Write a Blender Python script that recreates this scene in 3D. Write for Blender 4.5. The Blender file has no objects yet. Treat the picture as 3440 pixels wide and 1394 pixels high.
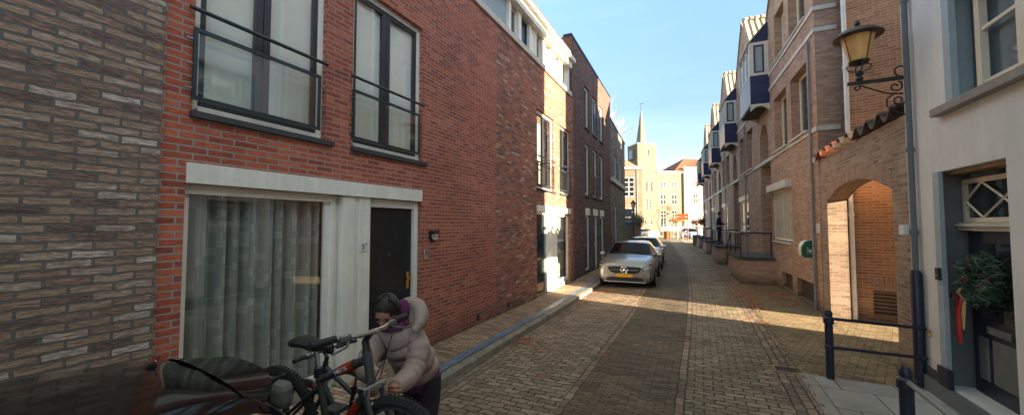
import bpy, bmesh, math, random
from mathutils import Vector, Matrix
random.seed(7)
R = math.radians
S = bpy.context.scene
C = S.collection
# ---------------------------------------------------------------- camera, sky, sun, exposure
cam_d = bpy.data.cameras.new('camera'); cam = bpy.data.objects.new('camera', cam_d); C.objects.link(cam)
cam_d.sensor_width = 36; cam_d.lens = 36 * 1280 / 3440.0; cam_d.clip_end = 2000; cam_d.clip_start = 0.05
cam.location = (0, 0, 2.0)
cam.rotation_euler = (R(90) + math.atan(56 / 1280), 0, math.atan(632 / 1280))
S.camera = cam
SUN_DIR = Vector((1, -0.27, 0)).normalized() * math.cos(R(14.2)) + Vector((0, 0, math.sin(R(14.2))))   # towards the sun
w = bpy.data.worlds.new('World'); S.world = w; w.use_nodes = True
nt = w.node_tree; nt.nodes.clear()
sky = nt.nodes.new('ShaderNodeTexSky'); sky.sky_type = 'NISHITA'; sky.sun_disc = False
sky.sun_elevation = R(14.2); sky.sun_rotation = math.atan2(SUN_DIR.x, SUN_DIR.y)
sky.air_density = 1.0; sky.dust_density = 0.4; sky.ozone_density = 1.6
bgn = nt.nodes.new('ShaderNodeBackground'); bgn.inputs[1].default_value = 0.15
wo = nt.nodes.new('ShaderNodeOutputWorld')
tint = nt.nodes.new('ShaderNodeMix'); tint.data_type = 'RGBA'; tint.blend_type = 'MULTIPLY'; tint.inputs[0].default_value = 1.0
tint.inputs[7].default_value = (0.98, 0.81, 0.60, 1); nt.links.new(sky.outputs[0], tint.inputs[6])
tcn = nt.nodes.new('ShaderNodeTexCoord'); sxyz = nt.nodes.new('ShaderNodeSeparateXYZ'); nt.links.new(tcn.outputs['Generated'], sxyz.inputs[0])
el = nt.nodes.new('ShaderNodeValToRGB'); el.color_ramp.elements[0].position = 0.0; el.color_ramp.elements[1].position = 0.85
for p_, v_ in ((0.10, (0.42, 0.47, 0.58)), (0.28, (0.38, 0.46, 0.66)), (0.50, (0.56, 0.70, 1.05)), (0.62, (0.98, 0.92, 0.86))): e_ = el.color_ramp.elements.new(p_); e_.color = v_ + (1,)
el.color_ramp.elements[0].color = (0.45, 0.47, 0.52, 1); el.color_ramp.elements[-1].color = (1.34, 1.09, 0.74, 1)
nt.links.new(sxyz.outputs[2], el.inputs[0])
mp = nt.nodes.new('ShaderNodeMapping'); mp.inputs['Scale'].default_value = (1.2, 1.2, 7.0); mp.inputs['Rotation'].default_value = (0.25, 0.1, 0.4); nt.links.new(tcn.outputs['Generated'], mp.inputs[0])
cl = nt.nodes.new('ShaderNodeTexNoise'); cl.inputs['Scale'].default_value = 2.2; cl.inputs['Detail'].default_value = 7; cl.inputs['Roughness'].default_value = 0.62; nt.links.new(mp.outputs[0], cl.inputs['Vector'])
cr_ = nt.nodes.new('ShaderNodeValToRGB'); cr_.color_ramp.elements[0].position = 0.46; cr_.color_ramp.elements[0].color = (1, 1, 1, 1); cr_.color_ramp.elements[1].position = 0.75; cr_.color_ramp.elements[1].color = (1.12, 1.06, 1.02, 1); nt.links.new(cl.outputs[0], cr_.inputs[0])
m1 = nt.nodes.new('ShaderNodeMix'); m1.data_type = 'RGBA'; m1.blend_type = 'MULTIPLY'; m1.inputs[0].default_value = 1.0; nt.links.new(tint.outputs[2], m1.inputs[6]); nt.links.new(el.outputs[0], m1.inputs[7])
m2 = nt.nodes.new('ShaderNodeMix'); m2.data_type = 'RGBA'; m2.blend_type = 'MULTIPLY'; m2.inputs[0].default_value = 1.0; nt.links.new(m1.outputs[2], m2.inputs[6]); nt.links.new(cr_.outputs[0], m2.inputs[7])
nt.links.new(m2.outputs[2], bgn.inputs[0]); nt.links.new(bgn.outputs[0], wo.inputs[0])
sl = bpy.data.lights.new('sun', 'SUN'); sl.energy = 5.0; sl.angle = R(0.5); sl.color = (1.0, 0.80, 0.55)
so = bpy.data.objects.new('sun', sl); C.objects.link(so)
so.rotation_euler = SUN_DIR.to_track_quat('Z', 'Y').to_euler()
S.view_settings.view_transform = 'Standard'; S.view_settings.look = 'None'
S.view_settings.exposure = 2.68; S.view_settings.gamma = 1.0; S.view_settings.use_curve_mapping = False

# ---------------------------------------------------------------- materials
def newmat(name):
    m = bpy.data.materials.new(name); m.use_nodes = True
    t = m.node_tree; b = t.nodes['Principled BSDF']
    return m, t, b
def N(t, k, **kw):
    n = t.nodes.new(k)
    for a, v in kw.items(): setattr(n, a, v)
    return n
def mth(t, op, a, b=None, c=None, clamp=False):
    n = N(t, 'ShaderNodeMath', operation=op, use_clamp=clamp)
    for i, v in enumerate((a, b, c)):
        if v is None: continue
        if isinstance(v, (int, float)): n.inputs[i].default_value = v
        else: t.links.new(v, n.inputs[i])
    return n.outputs[0]
def mixc(t, f, a, b, mode='MIX'):
    n = N(t, 'ShaderNodeMix', data_type='RGBA', blend_type=mode)
    for s, v in ((n.inputs[0], f), (n.inputs[6], a), (n.inputs[7], b)):
        if isinstance(v, (int, float)): s.default_value = v
        elif isinstance(v, tuple): s.default_value = v + (1,) if len(v) == 3 else v
        else: t.links.new(v, s)
    return n.outputs[2]
def ramp(t, f, pts):
    n = N(t, 'ShaderNodeValToRGB'); cr = n.color_ramp
    while len(cr.elements) < len(pts): cr.elements.new(0.5)
    for e, (p, c) in zip(cr.elements, pts):
        e.position = p; e.color = (c[0], c[1], c[2], 1) if isinstance(c, tuple) else (c, c, c, 1)
    t.links.new(f, n.inputs[0]); return n.outputs[0]
def noise(t, vec, scale, detail=3, rough=0.55):
    n = N(t, 'ShaderNodeTexNoise'); n.inputs['Scale'].default_value = scale
    n.inputs['Detail'].default_value = detail; n.inputs['Roughness'].default_value = rough
    if vec is not None: t.links.new(vec, n.inputs['Vector'])
    return n.outputs[0]
def plain(name, col, rough=0.6, metal=0.0, var=0.12, nscale=6.0, bump=0.0, spec=0.5, coat=0.0, bscale=60):
    m, t, b = newmat(name)
    geo = N(t, 'ShaderNodeNewGeometry')
    f = noise(t, geo.outputs['Position'], nscale, 4)
    c = ramp(t, f, [(0.3, tuple(x * (1 - var) for x in col)), (0.7, tuple(min(1, x * (1 + var)) for x in col))])
    t.links.new(c, b.inputs['Base Color'])
    b.inputs['Roughness'].default_value = rough; b.inputs['Metallic'].default_value = metal
    b.inputs['Specular IOR Level'].default_value = spec; b.inputs['Coat Weight'].default_value = coat
    if bump:
        g = noise(t, geo.outputs['Position'], bscale, 3)
        bm_ = N(t, 'ShaderNodeBump'); bm_.inputs['Strength'].default_value = bump; bm_.inputs['Distance'].default_value = 0.01
        t.links.new(g, bm_.inputs['Height']); t.links.new(bm_.outputs[0], b.inputs['Normal'])
    return m
def wall_uv(t):
    geo = N(t, 'ShaderNodeNewGeometry')
    cr = N(t, 'ShaderNodeVectorMath', operation='CROSS_PRODUCT'); cr.inputs[0].default_value = (0, 0, 1)
    t.links.new(geo.outputs['True Normal'], cr.inputs[1])
    nm = N(t, 'ShaderNodeVectorMath', operation='NORMALIZE'); t.links.new(cr.outputs[0], nm.inputs[0])
    dt = N(t, 'ShaderNodeVectorMath', operation='DOT_PRODUCT')
    t.links.new(nm.outputs[0], dt.inputs[0]); t.links.new(geo.outputs['Position'], dt.inputs[1])
    sp = N(t, 'ShaderNodeSeparateXYZ'); t.links.new(geo.outputs['Position'], sp.inputs[0])
    sn = N(t, 'ShaderNodeSeparateXYZ'); t.links.new(geo.outputs['True Normal'], sn.inputs[0])
    flat = mth(t, 'GREATER_THAN', mth(t, 'ABSOLUTE', sn.outputs[2]), 0.7)
    u = mth(t, 'ADD', mth(t, 'MULTIPLY', dt.outputs['Value'], mth(t, 'SUBTRACT', 1.0, flat)), mth(t, 'MULTIPLY', sp.outputs[0], flat))
    v = mth(t, 'ADD', mth(t, 'MULTIPLY', sp.outputs[2], mth(t, 'SUBTRACT', 1.0, flat)), mth(t, 'MULTIPLY', sp.outputs[1], flat))
    return geo, u, v, sp
GAIN = {'rough_mixed_brick': 1.08, 'red_brick': 1.6, 'mixed_red_brick': 1.3, 'dark_brown_brick': 1.4, 'flank_red_brick': 1.3, 'grey_rough_brick': 1.0, 'tan_brown_brick': 1.15, 'tan_soldier_brick': 1.1, 'weathered_arch_brick': 1.15,
        'worn_cobbles': 1.9, 'yellowish_cobbles': 1.8, 'thin_clinkers': 1.4, 'edge_clinkers': 2.5, 'brown_paving_bricks': 2.0, 'mossy_paving_bricks': 1.3, 'grey_concrete_slabs': 1.6, 'pale_ochre_brick': 0.33, 'warm_hall_brick': 0.6}
def brick(name, cols, mortar, bw=0.22, rh=0.0625, ms=0.011, bump=0.7, swap=False, streak=0.35, base_dirt=0.5, wob=0.004, uvmode=False,
          rough=0.85, msm=0.15, moss=0.0, dist=0.012, freq=2, tint_noise=0.25, shadow_holes=0.0):
    gn = GAIN.get(name, 1.0); cols = [(p_, tuple(min(0.85, x * gn) for x in c_)) for p_, c_ in cols]; mortar = tuple(min(0.6, x * (1 + (gn - 1) * 0.6)) for x in mortar)
    m, t, b = newmat(name)
    if uvmode:
        tc = N(t, 'ShaderNodeUVMap'); sp_ = N(t, 'ShaderNodeSeparateXYZ'); t.links.new(tc.outputs[0], sp_.inputs[0])
        geo = N(t, 'ShaderNodeNewGeometry'); sp = N(t, 'ShaderNodeSeparateXYZ'); t.links.new(geo.outputs['Position'], sp.inputs[0])
        u, v = sp_.outputs[0], sp_.outputs[1]
    else:
        geo, u, v, sp = wall_uv(t)
    if swap: u, v = v, u
    pos = geo.outputs['Position']
    w1 = mth(t, 'MULTIPLY', mth(t, 'SUBTRACT', noise(t, pos, 9, 2), 0.5), wob * 4)
    w2 = mth(t, 'MULTIPLY', mth(t, 'SUBTRACT', noise(t, pos, 23, 2), 0.5), wob * 2)
    u2 = mth(t, 'ADD', u, w2); v2 = mth(t, 'ADD', v, mth(t, 'ADD', w1, w2) if wob > 0.006 else w2)
    cb = N(t, 'ShaderNodeCombineXYZ'); t.links.new(u2, cb.inputs[0]); t.links.new(v2, cb.inputs[1])
    bt = N(t, 'ShaderNodeTexBrick', offset=0.5, offset_frequency=freq)
    t.links.new(cb.outputs[0], bt.inputs['Vector'])
    for k_, v_ in (('Color1', (0, 0, 0, 1)), ('Color2', (1, 1, 1, 1)), ('Mortar', (0, 0, 0, 1)), ('Scale', 1.0), ('Mortar Size', ms), ('Mortar Smooth', msm), ('Bias', 0.0), ('Brick Width', bw), ('Row Height', rh)):
        bt.inputs[k_].default_value = v_
    tint = N(t, 'ShaderNodeSeparateColor'); t.links.new(bt.outputs['Color'], tint.inputs[0])
    # streaks drawn out along each course
    cs = N(t, 'ShaderNodeCombineXYZ'); t.links.new(mth(t, 'MULTIPLY', u, 14.0), cs.inputs[0]); t.links.new(mth(t, 'MULTIPLY', v, 60.0), cs.inputs[1])
    t.links.new(mth(t, 'MULTIPLY', tint.outputs[0], 40.0), cs.inputs[2])
    st = noise(t, cs.outputs[0], 1.0, 4, 0.7)
    tv = mth(t, 'ADD', tint.outputs[0], mth(t, 'MULTIPLY', mth(t, 'SUBTRACT', st, 0.5), tint_noise * 2), clamp=True)
    col = ramp(t, tv, cols)
    dark = mth(t, 'ADD', 1 - streak * 0.05, mth(t, 'MULTIPLY', mth(t, 'SUBTRACT', st, 0.5), streak * 2.6))
    hsv = N(t, 'ShaderNodeHueSaturation'); t.links.new(dark, hsv.inputs['Value']); t.links.new(col, hsv.inputs['Color'])
    mor = mixc(t, noise(t, pos, 30, 3), tuple(x * 0.75 for x in mortar), tuple(x * 1.2 for x in mortar))
    col = mixc(t, bt.outputs['Fac'], hsv.outputs[0], mor)
    big = ramp(t, noise(t, pos, 0.8, 6, 0.65), [(0.3, 0.80), (0.5, 0.98), (0.72, 1.10)])
    if uvmode: big = ramp(t, noise(t, pos, 0.55, 7, 0.7), [(0.3, 0.62), (0.5, 0.95), (0.72, 1.15)])
    col = mixc(t, 1.0, col, big, 'MULTIPLY')
    if base_dirt and not uvmode:
        f = mth(t, 'MULTIPLY', mth(t, 'SUBTRACT', mth(t, 'ADD', 0.42, mth(t, 'MULTIPLY', noise(t, pos, 3, 4), 0.35)), mth(t, 'MULTIPLY', sp.outputs[2], 1.6)), 1.8, clamp=True)
        col = mixc(t, mth(t, 'MULTIPLY', f, base_dirt), col, (0.055, 0.05, 0.03))
    if moss:
        mf = ramp(t, noise(t, pos, 1.3, 5, 0.65), [(0.45, 0.0), (0.7, 1.0)])
        mf2 = mth(t, 'MULTIPLY', mf, mth(t, 'ADD', mth(t, 'MULTIPLY', bt.outputs['Fac'], 0.8), 0.15))
        col = mixc(t, mth(t, 'MULTIPLY', mf2, moss), col, (0.05, 0.06, 0.018))
    t.links.new(col, b.inputs['Base Color'])
    b.inputs['Roughness'].default_value = rough; b.inputs['Specular IOR Level'].default_value = 0.35
    hgt = mth(t, 'ADD', mth(t, 'SUBTRACT', 1.0, bt.outputs['Fac']), mth(t, 'ADD', mth(t, 'MULTIPLY', st, streak), mth(t, 'MULTIPLY', noise(t, pos, 90, 2), 0.12)))
    hgt = mth(t, 'ADD', hgt, mth(t, 'MULTIPLY', tint.outputs[0], 0.6 if uvmode else 0.25))
    if uvmode: hgt = mth(t, 'ADD', hgt, mth(t, 'MULTIPLY', noise(t, pos, 1.6, 3), 2.2))
    bp = N(t, 'ShaderNodeBump'); bp.inputs['Strength'].default_value = bump; bp.inputs['Distance'].default_value = dist
    t.links.new(hgt, bp.inputs['Height']); t.links.new(bp.outputs[0], b.inputs['Normal'])
    return m
def slats(name, col, pitch, vertical=False, rough=0.35, spec=0.5, depth=0.012, var=0.15, gap=0.08):
    m, t, b = newmat(name); geo, u, v, sp = wall_uv(t)
    c = u if vertical else v
    fr = mth(t, 'FRACT', mth(t, 'DIVIDE', c, pitch))
    dk = ramp(t, fr, [(0.0, 0.10), (gap * 0.8, 0.15), (gap, 1.0), (1.0, 0.85)])
    base = ramp(t, noise(t, geo.outputs['Position'], 5, 4), [(0.3, tuple(x * (1 - var) for x in col)), (0.7, tuple(x * (1 + var) for x in col))])
    t.links.new(mixc(t, 1.0, base, dk, 'MULTIPLY'), b.inputs['Base Color'])
    b.inputs['Roughness'].default_value = rough; b.inputs['Specular IOR Level'].default_value = spec
    bp = N(t, 'ShaderNodeBump'); bp.inputs['Strength'].default_value = 0.8; bp.inputs['Distance'].default_value = depth
    t.links.new(fr, bp.inputs['Height']); t.links.new(bp.outputs[0], b.inputs['Normal'])
    return m
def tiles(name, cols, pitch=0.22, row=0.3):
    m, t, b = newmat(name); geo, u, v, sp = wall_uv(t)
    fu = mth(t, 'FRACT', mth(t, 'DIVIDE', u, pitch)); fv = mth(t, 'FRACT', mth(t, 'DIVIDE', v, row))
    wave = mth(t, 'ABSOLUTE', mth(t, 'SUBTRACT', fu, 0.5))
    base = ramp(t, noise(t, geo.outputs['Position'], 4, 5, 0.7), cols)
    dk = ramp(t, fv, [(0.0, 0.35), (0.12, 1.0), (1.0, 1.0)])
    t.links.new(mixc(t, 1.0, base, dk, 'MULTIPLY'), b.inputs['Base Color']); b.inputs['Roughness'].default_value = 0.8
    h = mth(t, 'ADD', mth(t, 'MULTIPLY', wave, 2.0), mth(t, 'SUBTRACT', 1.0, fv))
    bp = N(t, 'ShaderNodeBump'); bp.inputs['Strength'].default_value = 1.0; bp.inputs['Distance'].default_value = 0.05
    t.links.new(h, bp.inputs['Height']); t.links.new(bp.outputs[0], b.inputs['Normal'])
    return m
def glass(name, tint=(0.02, 0.03, 0.035), see=0.0, rough=0.03):
    m, t, b = newmat(name)
    out = t.nodes['Material Output']
    b.inputs['Base Color'].default_value = tint + (1,); b.inputs['Roughness'].default_value = rough
    b.inputs['Specular IOR Level'].default_value = 0.9; b.inputs['IOR'].default_value = 1.5
    if see:
        t.nodes.remove(b)
        lw = N(t, 'ShaderNodeLayerWeight'); lw.inputs[0].default_value = 0.5; fres = mth(t, 'ADD', 0.10, mth(t, 'MULTIPLY', mth(t, 'POWER', lw.outputs['Facing'], 4.0), 0.95))
        gl = N(t, 'ShaderNodeBsdfGlossy'); gl.inputs['Roughness'].default_value = rough; gl.inputs['Color'].default_value = (1, 1, 1, 1)
        tr = N(t, 'ShaderNodeBsdfTransparent'); tr.inputs[0].default_value = tuple(tint) + (1,)
        mx = N(t, 'ShaderNodeMixShader')
        t.links.new(mth(t, 'MULTIPLY', fres, 1.5, clamp=True), mx.inputs[0]); t.links.new(tr.outputs[0], mx.inputs[1]); t.links.new(gl.outputs[0], mx.inputs[2])
        t.links.new(mx.outputs[0], out.inputs[0])
    return m
def weathered(name, col, rough=0.5, amt=0.16, chips=True):
    m, t, b = newmat(name); geo, u, v, sp = wall_uv(t); pos = geo.outputs['Position']
    cs = N(t, 'ShaderNodeCombineXYZ'); t.links.new(mth(t, 'MULTIPLY', u, 14.0), cs.inputs[0]); t.links.new(mth(t, 'MULTIPLY', v, 0.9), cs.inputs[1])
    st = ramp(t, noise(t, cs.outputs[0], 1.0, 5, 0.7), [(0.35, 1 - amt), (0.62, 1.0)])
    bl = ramp(t, noise(t, pos, 2.2, 6, 0.7), [(0.35, 1 - amt * 0.8), (0.65, 1.03)])
    c = mixc(t, 1.0, mixc(t, 1.0, tuple(col), st, 'MULTIPLY'), bl, 'MULTIPLY')
    if chips: c = mixc(t, ramp(t, noise(t, pos, 38, 3, 0.6), [(0.70, 0.0), (0.76, 0.5)]), c, (0.25, 0.21, 0.16))
    f = mth(t, 'MULTIPLY', mth(t, 'SUBTRACT', mth(t, 'ADD', 0.30, mth(t, 'MULTIPLY', noise(t, pos, 4, 4), 0.4)), mth(t, 'MULTIPLY', sp.outputs[2], 1.5)), 1.4, clamp=True)
    c = mixc(t, mth(t, 'MULTIPLY', f, 0.55), c, (0.16, 0.14, 0.10)); t.links.new(c, b.inputs['Base Color']); b.inputs['Roughness'].default_value = rough
    bp = N(t, 'ShaderNodeBump'); bp.inputs['Strength'].default_value = 0.25; bp.inputs['Distance'].default_value = 0.004; t.links.new(noise(t, pos, 30, 4), bp.inputs['Height']); t.links.new(bp.outputs[0], b.inputs['Normal'])
    return m
M = {}
M['rough_brick'] = brick('rough_mixed_brick', [(0.0, (0.16, 0.105, 0.09)), (0.2, (0.27, 0.17, 0.13)), (0.45, (0.37, 0.245, 0.17)), (0.65, (0.36, 0.255, 0.175)), (0.88, (0.42, 0.315, 0.25)), (1.0, (0.54, 0.45, 0.38))],
                         (0.155, 0.148, 0.135), bw=0.232, rh=0.0625, ms=0.0095, bump=1.0, streak=0.8, wob=0.0065, tint_noise=0.30, dist=0.02)
M['red_brick'] = brick('red_brick', [(0.0, (0.19, 0.044, 0.028)), (0.35, (0.255, 0.058, 0.032)), (0.7, (0.295, 0.07, 0.037)), (1.0, (0.35, 0.098, 0.052))], (0.25, 0.222, 0.195), ms=0.008, streak=0.5, bump=0.9, wob=0.003)
M['mixed_brick'] = brick('mixed_red_brick', [(0.0, (0.11, 0.05, 0.045)), (0.3, (0.24, 0.075, 0.045)), (0.65, (0.30, 0.09, 0.05)), (0.9, (0.33, 0.13, 0.08)), (1.0, (0.38, 0.27, 0.2))], (0.2, 0.18, 0.16), ms=0.0075, streak=0.4, bump=0.8)
M['brown_brick'] = brick('dark_brown_brick', [(0.0, (0.075, 0.042, 0.035)), (0.6, (0.125, 0.062, 0.048)), (1.0, (0.17, 0.085, 0.06))], (0.09, 0.08, 0.075), ms=0.0075, streak=0.4, bump=0.8)
M['side_brick'] = brick('flank_red_brick', [(0.0, (0.13, 0.05, 0.035)), (1.0, (0.24, 0.085, 0.05))], (0.13, 0.11, 0.1), ms=0.0075)
M['grey_brick'] = brick('grey_rough_brick', [(0.0, (0.09, 0.07, 0.06)), (0.5, (0.2, 0.15, 0.115)), (1.0, (0.4, 0.33, 0.27))], (0.15, 0.14, 0.125), ms=0.008, streak=0.6, wob=0.006)
M['tan_brick'] = brick('tan_brown_brick', [(0.0, (0.30, 0.18, 0.125)), (0.5, (0.385, 0.24, 0.17)), (1.0, (0.455, 0.30, 0.22))], (0.30, 0.235, 0.18), ms=0.0075, streak=0.3, bump=0.7, base_dirt=0.7)
M['tan_soldier'] = brick('tan_soldier_brick', [(0.0, (0.24, 0.14, 0.1)), (1.0, (0.37, 0.23, 0.16))], (0.36, 0.3, 0.25), swap=True, ms=0.0075, streak=0.25, bump=0.6, base_dirt=0)
M['arch_brick'] = brick('weathered_arch_brick', [(0.0, (0.20, 0.14, 0.10)), (0.5, (0.29, 0.20, 0.14)), (1.0, (0.37, 0.26, 0.19))], (0.33, 0.28, 0.23), ms=0.0075, streak=0.4, bump=0.8, base_dirt=0.4)
M['orange_brick'] = brick('orange_yard_brick', [(0.0, (0.34, 0.15, 0.075)), (1.0, (0.5, 0.25, 0.13))], (0.48, 0.36, 0.26), ms=0.0075, streak=0.25)
M['far_brick'] = brick('pale_ochre_brick', [(0.0, (0.36, 0.27, 0.17)), (1.0, (0.52, 0.41, 0.27))], (0.5, 0.43, 0.32), ms=0.012, bw=0.24, rh=0.08, bump=0.4, base_dirt=0)
M['hall_brick'] = brick('warm_hall_brick', [(0.0, (0.26, 0.15, 0.09)), (1.0, (0.42, 0.27, 0.17))], (0.36, 0.3, 0.23), ms=0.012, bw=0.24, rh=0.08, bump=0.4, base_dirt=0)
M['cobble'] = brick('worn_cobbles', [(0.0, (0.115, 0.085, 0.062)), (0.4, (0.16, 0.12, 0.088)), (0.75, (0.19, 0.138, 0.098)), (1.0, (0.21, 0.165, 0.125))], (0.06, 0.05, 0.036), bw=0.205, rh=0.10, ms=0.0085, msm=0.9, bump=1.0,
                    uvmode=True, wob=0.02, streak=0.3, moss=0.8, dist=0.05, rough=0.7)
M['cobble2'] = brick('yellowish_cobbles', [(0.0, (0.115, 0.092, 0.064)), (0.4, (0.155, 0.125, 0.086)), (0.75, (0.185, 0.15, 0.104)), (1.0, (0.21, 0.172, 0.125))], (0.06, 0.054, 0.036), bw=0.215, rh=0.10, ms=0.009, msm=0.9, bump=1.0,
                     uvmode=True, wob=0.02, streak=0.3, moss=1.0, dist=0.06, rough=0.7)
M['clinker'] = brick('thin_clinkers', [(0.0, (0.08, 0.06, 0.042)), (0.5, (0.125, 0.095, 0.064)), (1.0, (0.17, 0.128, 0.088))], (0.05, 0.044, 0.026), bw=0.2, rh=0.052, ms=0.007, msm=0.6, bump=0.9, uvmode=True, wob=0.008, streak=0.3, moss=0.8, dist=0.025, rough=0.75)
M['clinker_dark'] = brick('edge_clinkers', [(0.0, (0.075, 0.058, 0.045)), (1.0, (0.15, 0.11, 0.08))], (0.03, 0.028, 0.02), bw=0.2, rh=0.1, swap=True, ms=0.009, msm=0.6, bump=0.9, uvmode=True, wob=0.01, streak=0.3, moss=0.6, dist=0.03)
M['pave'] = brick('brown_paving_bricks', [(0.0, (0.12, 0.08, 0.055)), (0.5, (0.19, 0.125, 0.082)), (1.0, (0.26, 0.175, 0.12))], (0.05, 0.045, 0.03), bw=0.2, rh=0.068, ms=0.007, msm=0.6, bump=0.8, uvmode=True, wob=0.006, streak=0.35, moss=0.5, dist=0.018)
M['pave2'] = brick('mossy_paving_bricks', [(0.0, (0.15, 0.11, 0.065)), (0.5, (0.22, 0.165, 0.095)), (1.0, (0.28, 0.2, 0.125))], (0.05, 0.05, 0.025), bw=0.2, rh=0.068, ms=0.007, msm=0.6, bump=0.8, uvmode=True, wob=0.006, streak=0.35, moss=1.0, dist=0.018)
M['slab'] = brick('grey_concrete_slabs', [(0.0, (0.20, 0.195, 0.185)), (1.0, (0.27, 0.26, 0.245))], (0.03, 0.03, 0.025), bw=0.6, rh=0.6, ms=0.006, msm=0.3, bump=0.4, uvmode=True, wob=0.001, streak=0.12, moss=0.3, dist=0.01)
M['kerb'] = plain('kerb_stone', (0.24, 0.215, 0.17), 0.85, var=0.3, nscale=5, bump=0.5)
M['bluetile'] = brick('blue_grey_kerb_tiles', [(0.0, (0.14, 0.18, 0.25)), (1.0, (0.20, 0.25, 0.33))], (0.03, 0.04, 0.07), bw=0.09, rh=0.3, ms=0.005, bump=0.4, uvmode=True, wob=0.001, streak=0.15, rough=0.5, freq=2)
M['ground'] = plain('town_ground', (0.2, 0.16, 0.12), 0.9, var=0.2, nscale=0.3)
M['plaza'] = plain('plaza_paving', (0.30, 0.235, 0.17), 0.85, var=0.2, nscale=1.2, bump=0.3, bscale=8)
M['white'] = weathered('white_paint', (0.86, 0.84, 0.75), 0.5, 0.13)
M['cream'] = plain('cream_paint', (0.72, 0.66, 0.52), 0.5, var=0.06)
M['stone'] = plain('pale_stone', (0.55, 0.53, 0.47), 0.7, var=0.12, bump=0.2)
M['sill'] = plain('dark_brick_sill', (0.045, 0.042, 0.045), 0.6, var=0.2, bump=0.3)
M['darkmetal'] = plain('dark_blue_metal', (0.022, 0.035, 0.042), 0.35, var=0.1, spec=0.6)
M['frame_dark'] = plain('dark_frame_paint', (0.03, 0.03, 0.033), 0.4)
M['door_dark'] = plain('dark_door_paint', (0.014, 0.020, 0.026), 0.22, var=0.2, spec=0.3)
M['black'] = plain('black_iron', (0.018, 0.019, 0.022), 0.42, var=0.2, bump=0.15)
M['blackblue'] = plain('blue_black_paint', (0.018, 0.024, 0.045), 0.38, var=0.2)
M['steel'] = plain('steel', (0.55, 0.55, 0.55), 0.3, metal=1.0)
M['chrome'] = plain('chrome', (0.75, 0.75, 0.75), 0.12, metal=1.0, var=0.02)
M['brass'] = plain('brass', (0.65, 0.42, 0.12), 0.3, metal=1.0)
M['greypanel'] = plain('grey_cladding', (0.30, 0.36, 0.37), 0.45, var=0.08, nscale=1.5)
M['plaster'] = weathered('white_plaster', (0.76, 0.76, 0.74), 0.85, 0.08, False)
M['farplaster'] = weathered('town_plaster', (0.34, 0.32, 0.27), 0.85, 0.10, False)
M['bluegrey'] = plain('blue_grey_paint', (0.33, 0.42, 0.47), 0.55, var=0.08)
M['slate'] = plain('slate_grey_paint', (0.13, 0.15, 0.165), 0.6, var=0.1)
M['plinth'] = plain('dark_plinth', (0.06, 0.058, 0.06), 0.8, var=0.2, bump=0.3)
M['navy'] = slats('navy_boards', (0.018, 0.037, 0.115), 0.13, rough=0.32, spec=0.5, depth=0.03)
M['boards'] = slats('grey_green_boards', (0.28, 0.31, 0.29), 0.13, rough=0.6)
M['roller'] = slats('roller_blind', (0.48, 0.46, 0.40), 0.045, rough=0.6, depth=0.008)
M['blind'] = slats('venetian_blind', (0.42, 0.45, 0.40), 0.03, rough=0.6, depth=0.004)
M['grille'] = slats('dark_louvres', (0.17, 0.13, 0.10), 0.075, rough=0.6, depth=0.03, gap=0.5)
M['panel'] = plain('grey_green_interior', (0.84, 0.88, 0.80), 0.8, var=0.05, nscale=1.2)
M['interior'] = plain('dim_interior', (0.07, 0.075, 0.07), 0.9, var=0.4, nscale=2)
M['pane'] = glass('dark_pane', (0.025, 0.032, 0.036))
M['darkpane'] = plain('dull_dark_pane', (0.012, 0.014, 0.017), 0.5, spec=0.1, var=0.3)
M['bluepane'] = glass('blue_pane', (0.04, 0.07, 0.11))
M['lightpane'] = glass('curtained_pane', (0.30, 0.37, 0.41), rough=0.08)
M['greypane'] = glass('grey_pane', (0.16, 0.20, 0.22), rough=0.05)
M['carpane'] = plain('car_glass', (0.006, 0.008, 0.010), 0.10, spec=0.07, var=0.1)
M['spire'] = plain('weathered_spire_slate', (0.15, 0.145, 0.115), 0.7, var=0.12)
M['clear'] = glass('clear_pane', (0.97, 0.98, 0.97), see=1.0)
M['railglass'] = glass('greenish_rail_pane', (0.93, 0.97, 0.95), see=1.0)
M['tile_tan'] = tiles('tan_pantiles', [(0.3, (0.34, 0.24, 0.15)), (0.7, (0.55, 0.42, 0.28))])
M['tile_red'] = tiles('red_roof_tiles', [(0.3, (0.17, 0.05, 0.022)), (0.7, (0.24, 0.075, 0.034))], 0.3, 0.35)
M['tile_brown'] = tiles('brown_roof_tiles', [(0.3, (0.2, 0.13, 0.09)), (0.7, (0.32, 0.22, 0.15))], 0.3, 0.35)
M['terracotta'] = plain('terracotta', (0.22, 0.07, 0.035), 0.7, var=0.35, nscale=9, bump=0.3)
M['tile_dark'] = plain('sooty_pantile', (0.10, 0.07, 0.055), 0.7, var=0.35, nscale=9, bump=0.3)
M['rooffelt'] = plain('roof_felt', (0.06, 0.06, 0.065), 0.8)
M['lamp_glass'] = plain('amber_lamp_glass', (0.80, 0.46, 0.15), 0.35, var=0.15, nscale=5)
M['lamp_glass2'] = plain('cream_lamp_glass', (0.6, 0.5, 0.34), 0.35, var=0.1)
M['green_plastic'] = plain('green_plastic', (0.01, 0.13, 0.085), 0.35)
M['white_plastic'] = plain('white_plastic', (0.7, 0.7, 0.68), 0.4)
M['signblue'] = plain('sign_blue', (0.01, 0.07, 0.30), 0.4)
M['signorange'] = plain('sign_orange_red', (0.34, 0.085, 0.025), 0.45)
M['galv'] = plain('galvanised_grey', (0.24, 0.25, 0.26), 0.5, var=0.08)
M['zinc'] = plain('zinc_pipe', (0.22, 0.22, 0.24), 0.45, var=0.15)
M['concrete'] = plain('concrete_slab', (0.30, 0.28, 0.25), 0.85, var=0.15, bump=0.3)
M['silver'] = plain('silver_car_paint', (0.36, 0.355, 0.34), 0.32, metal=0.6, var=0.02, coat=0.8)
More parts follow.
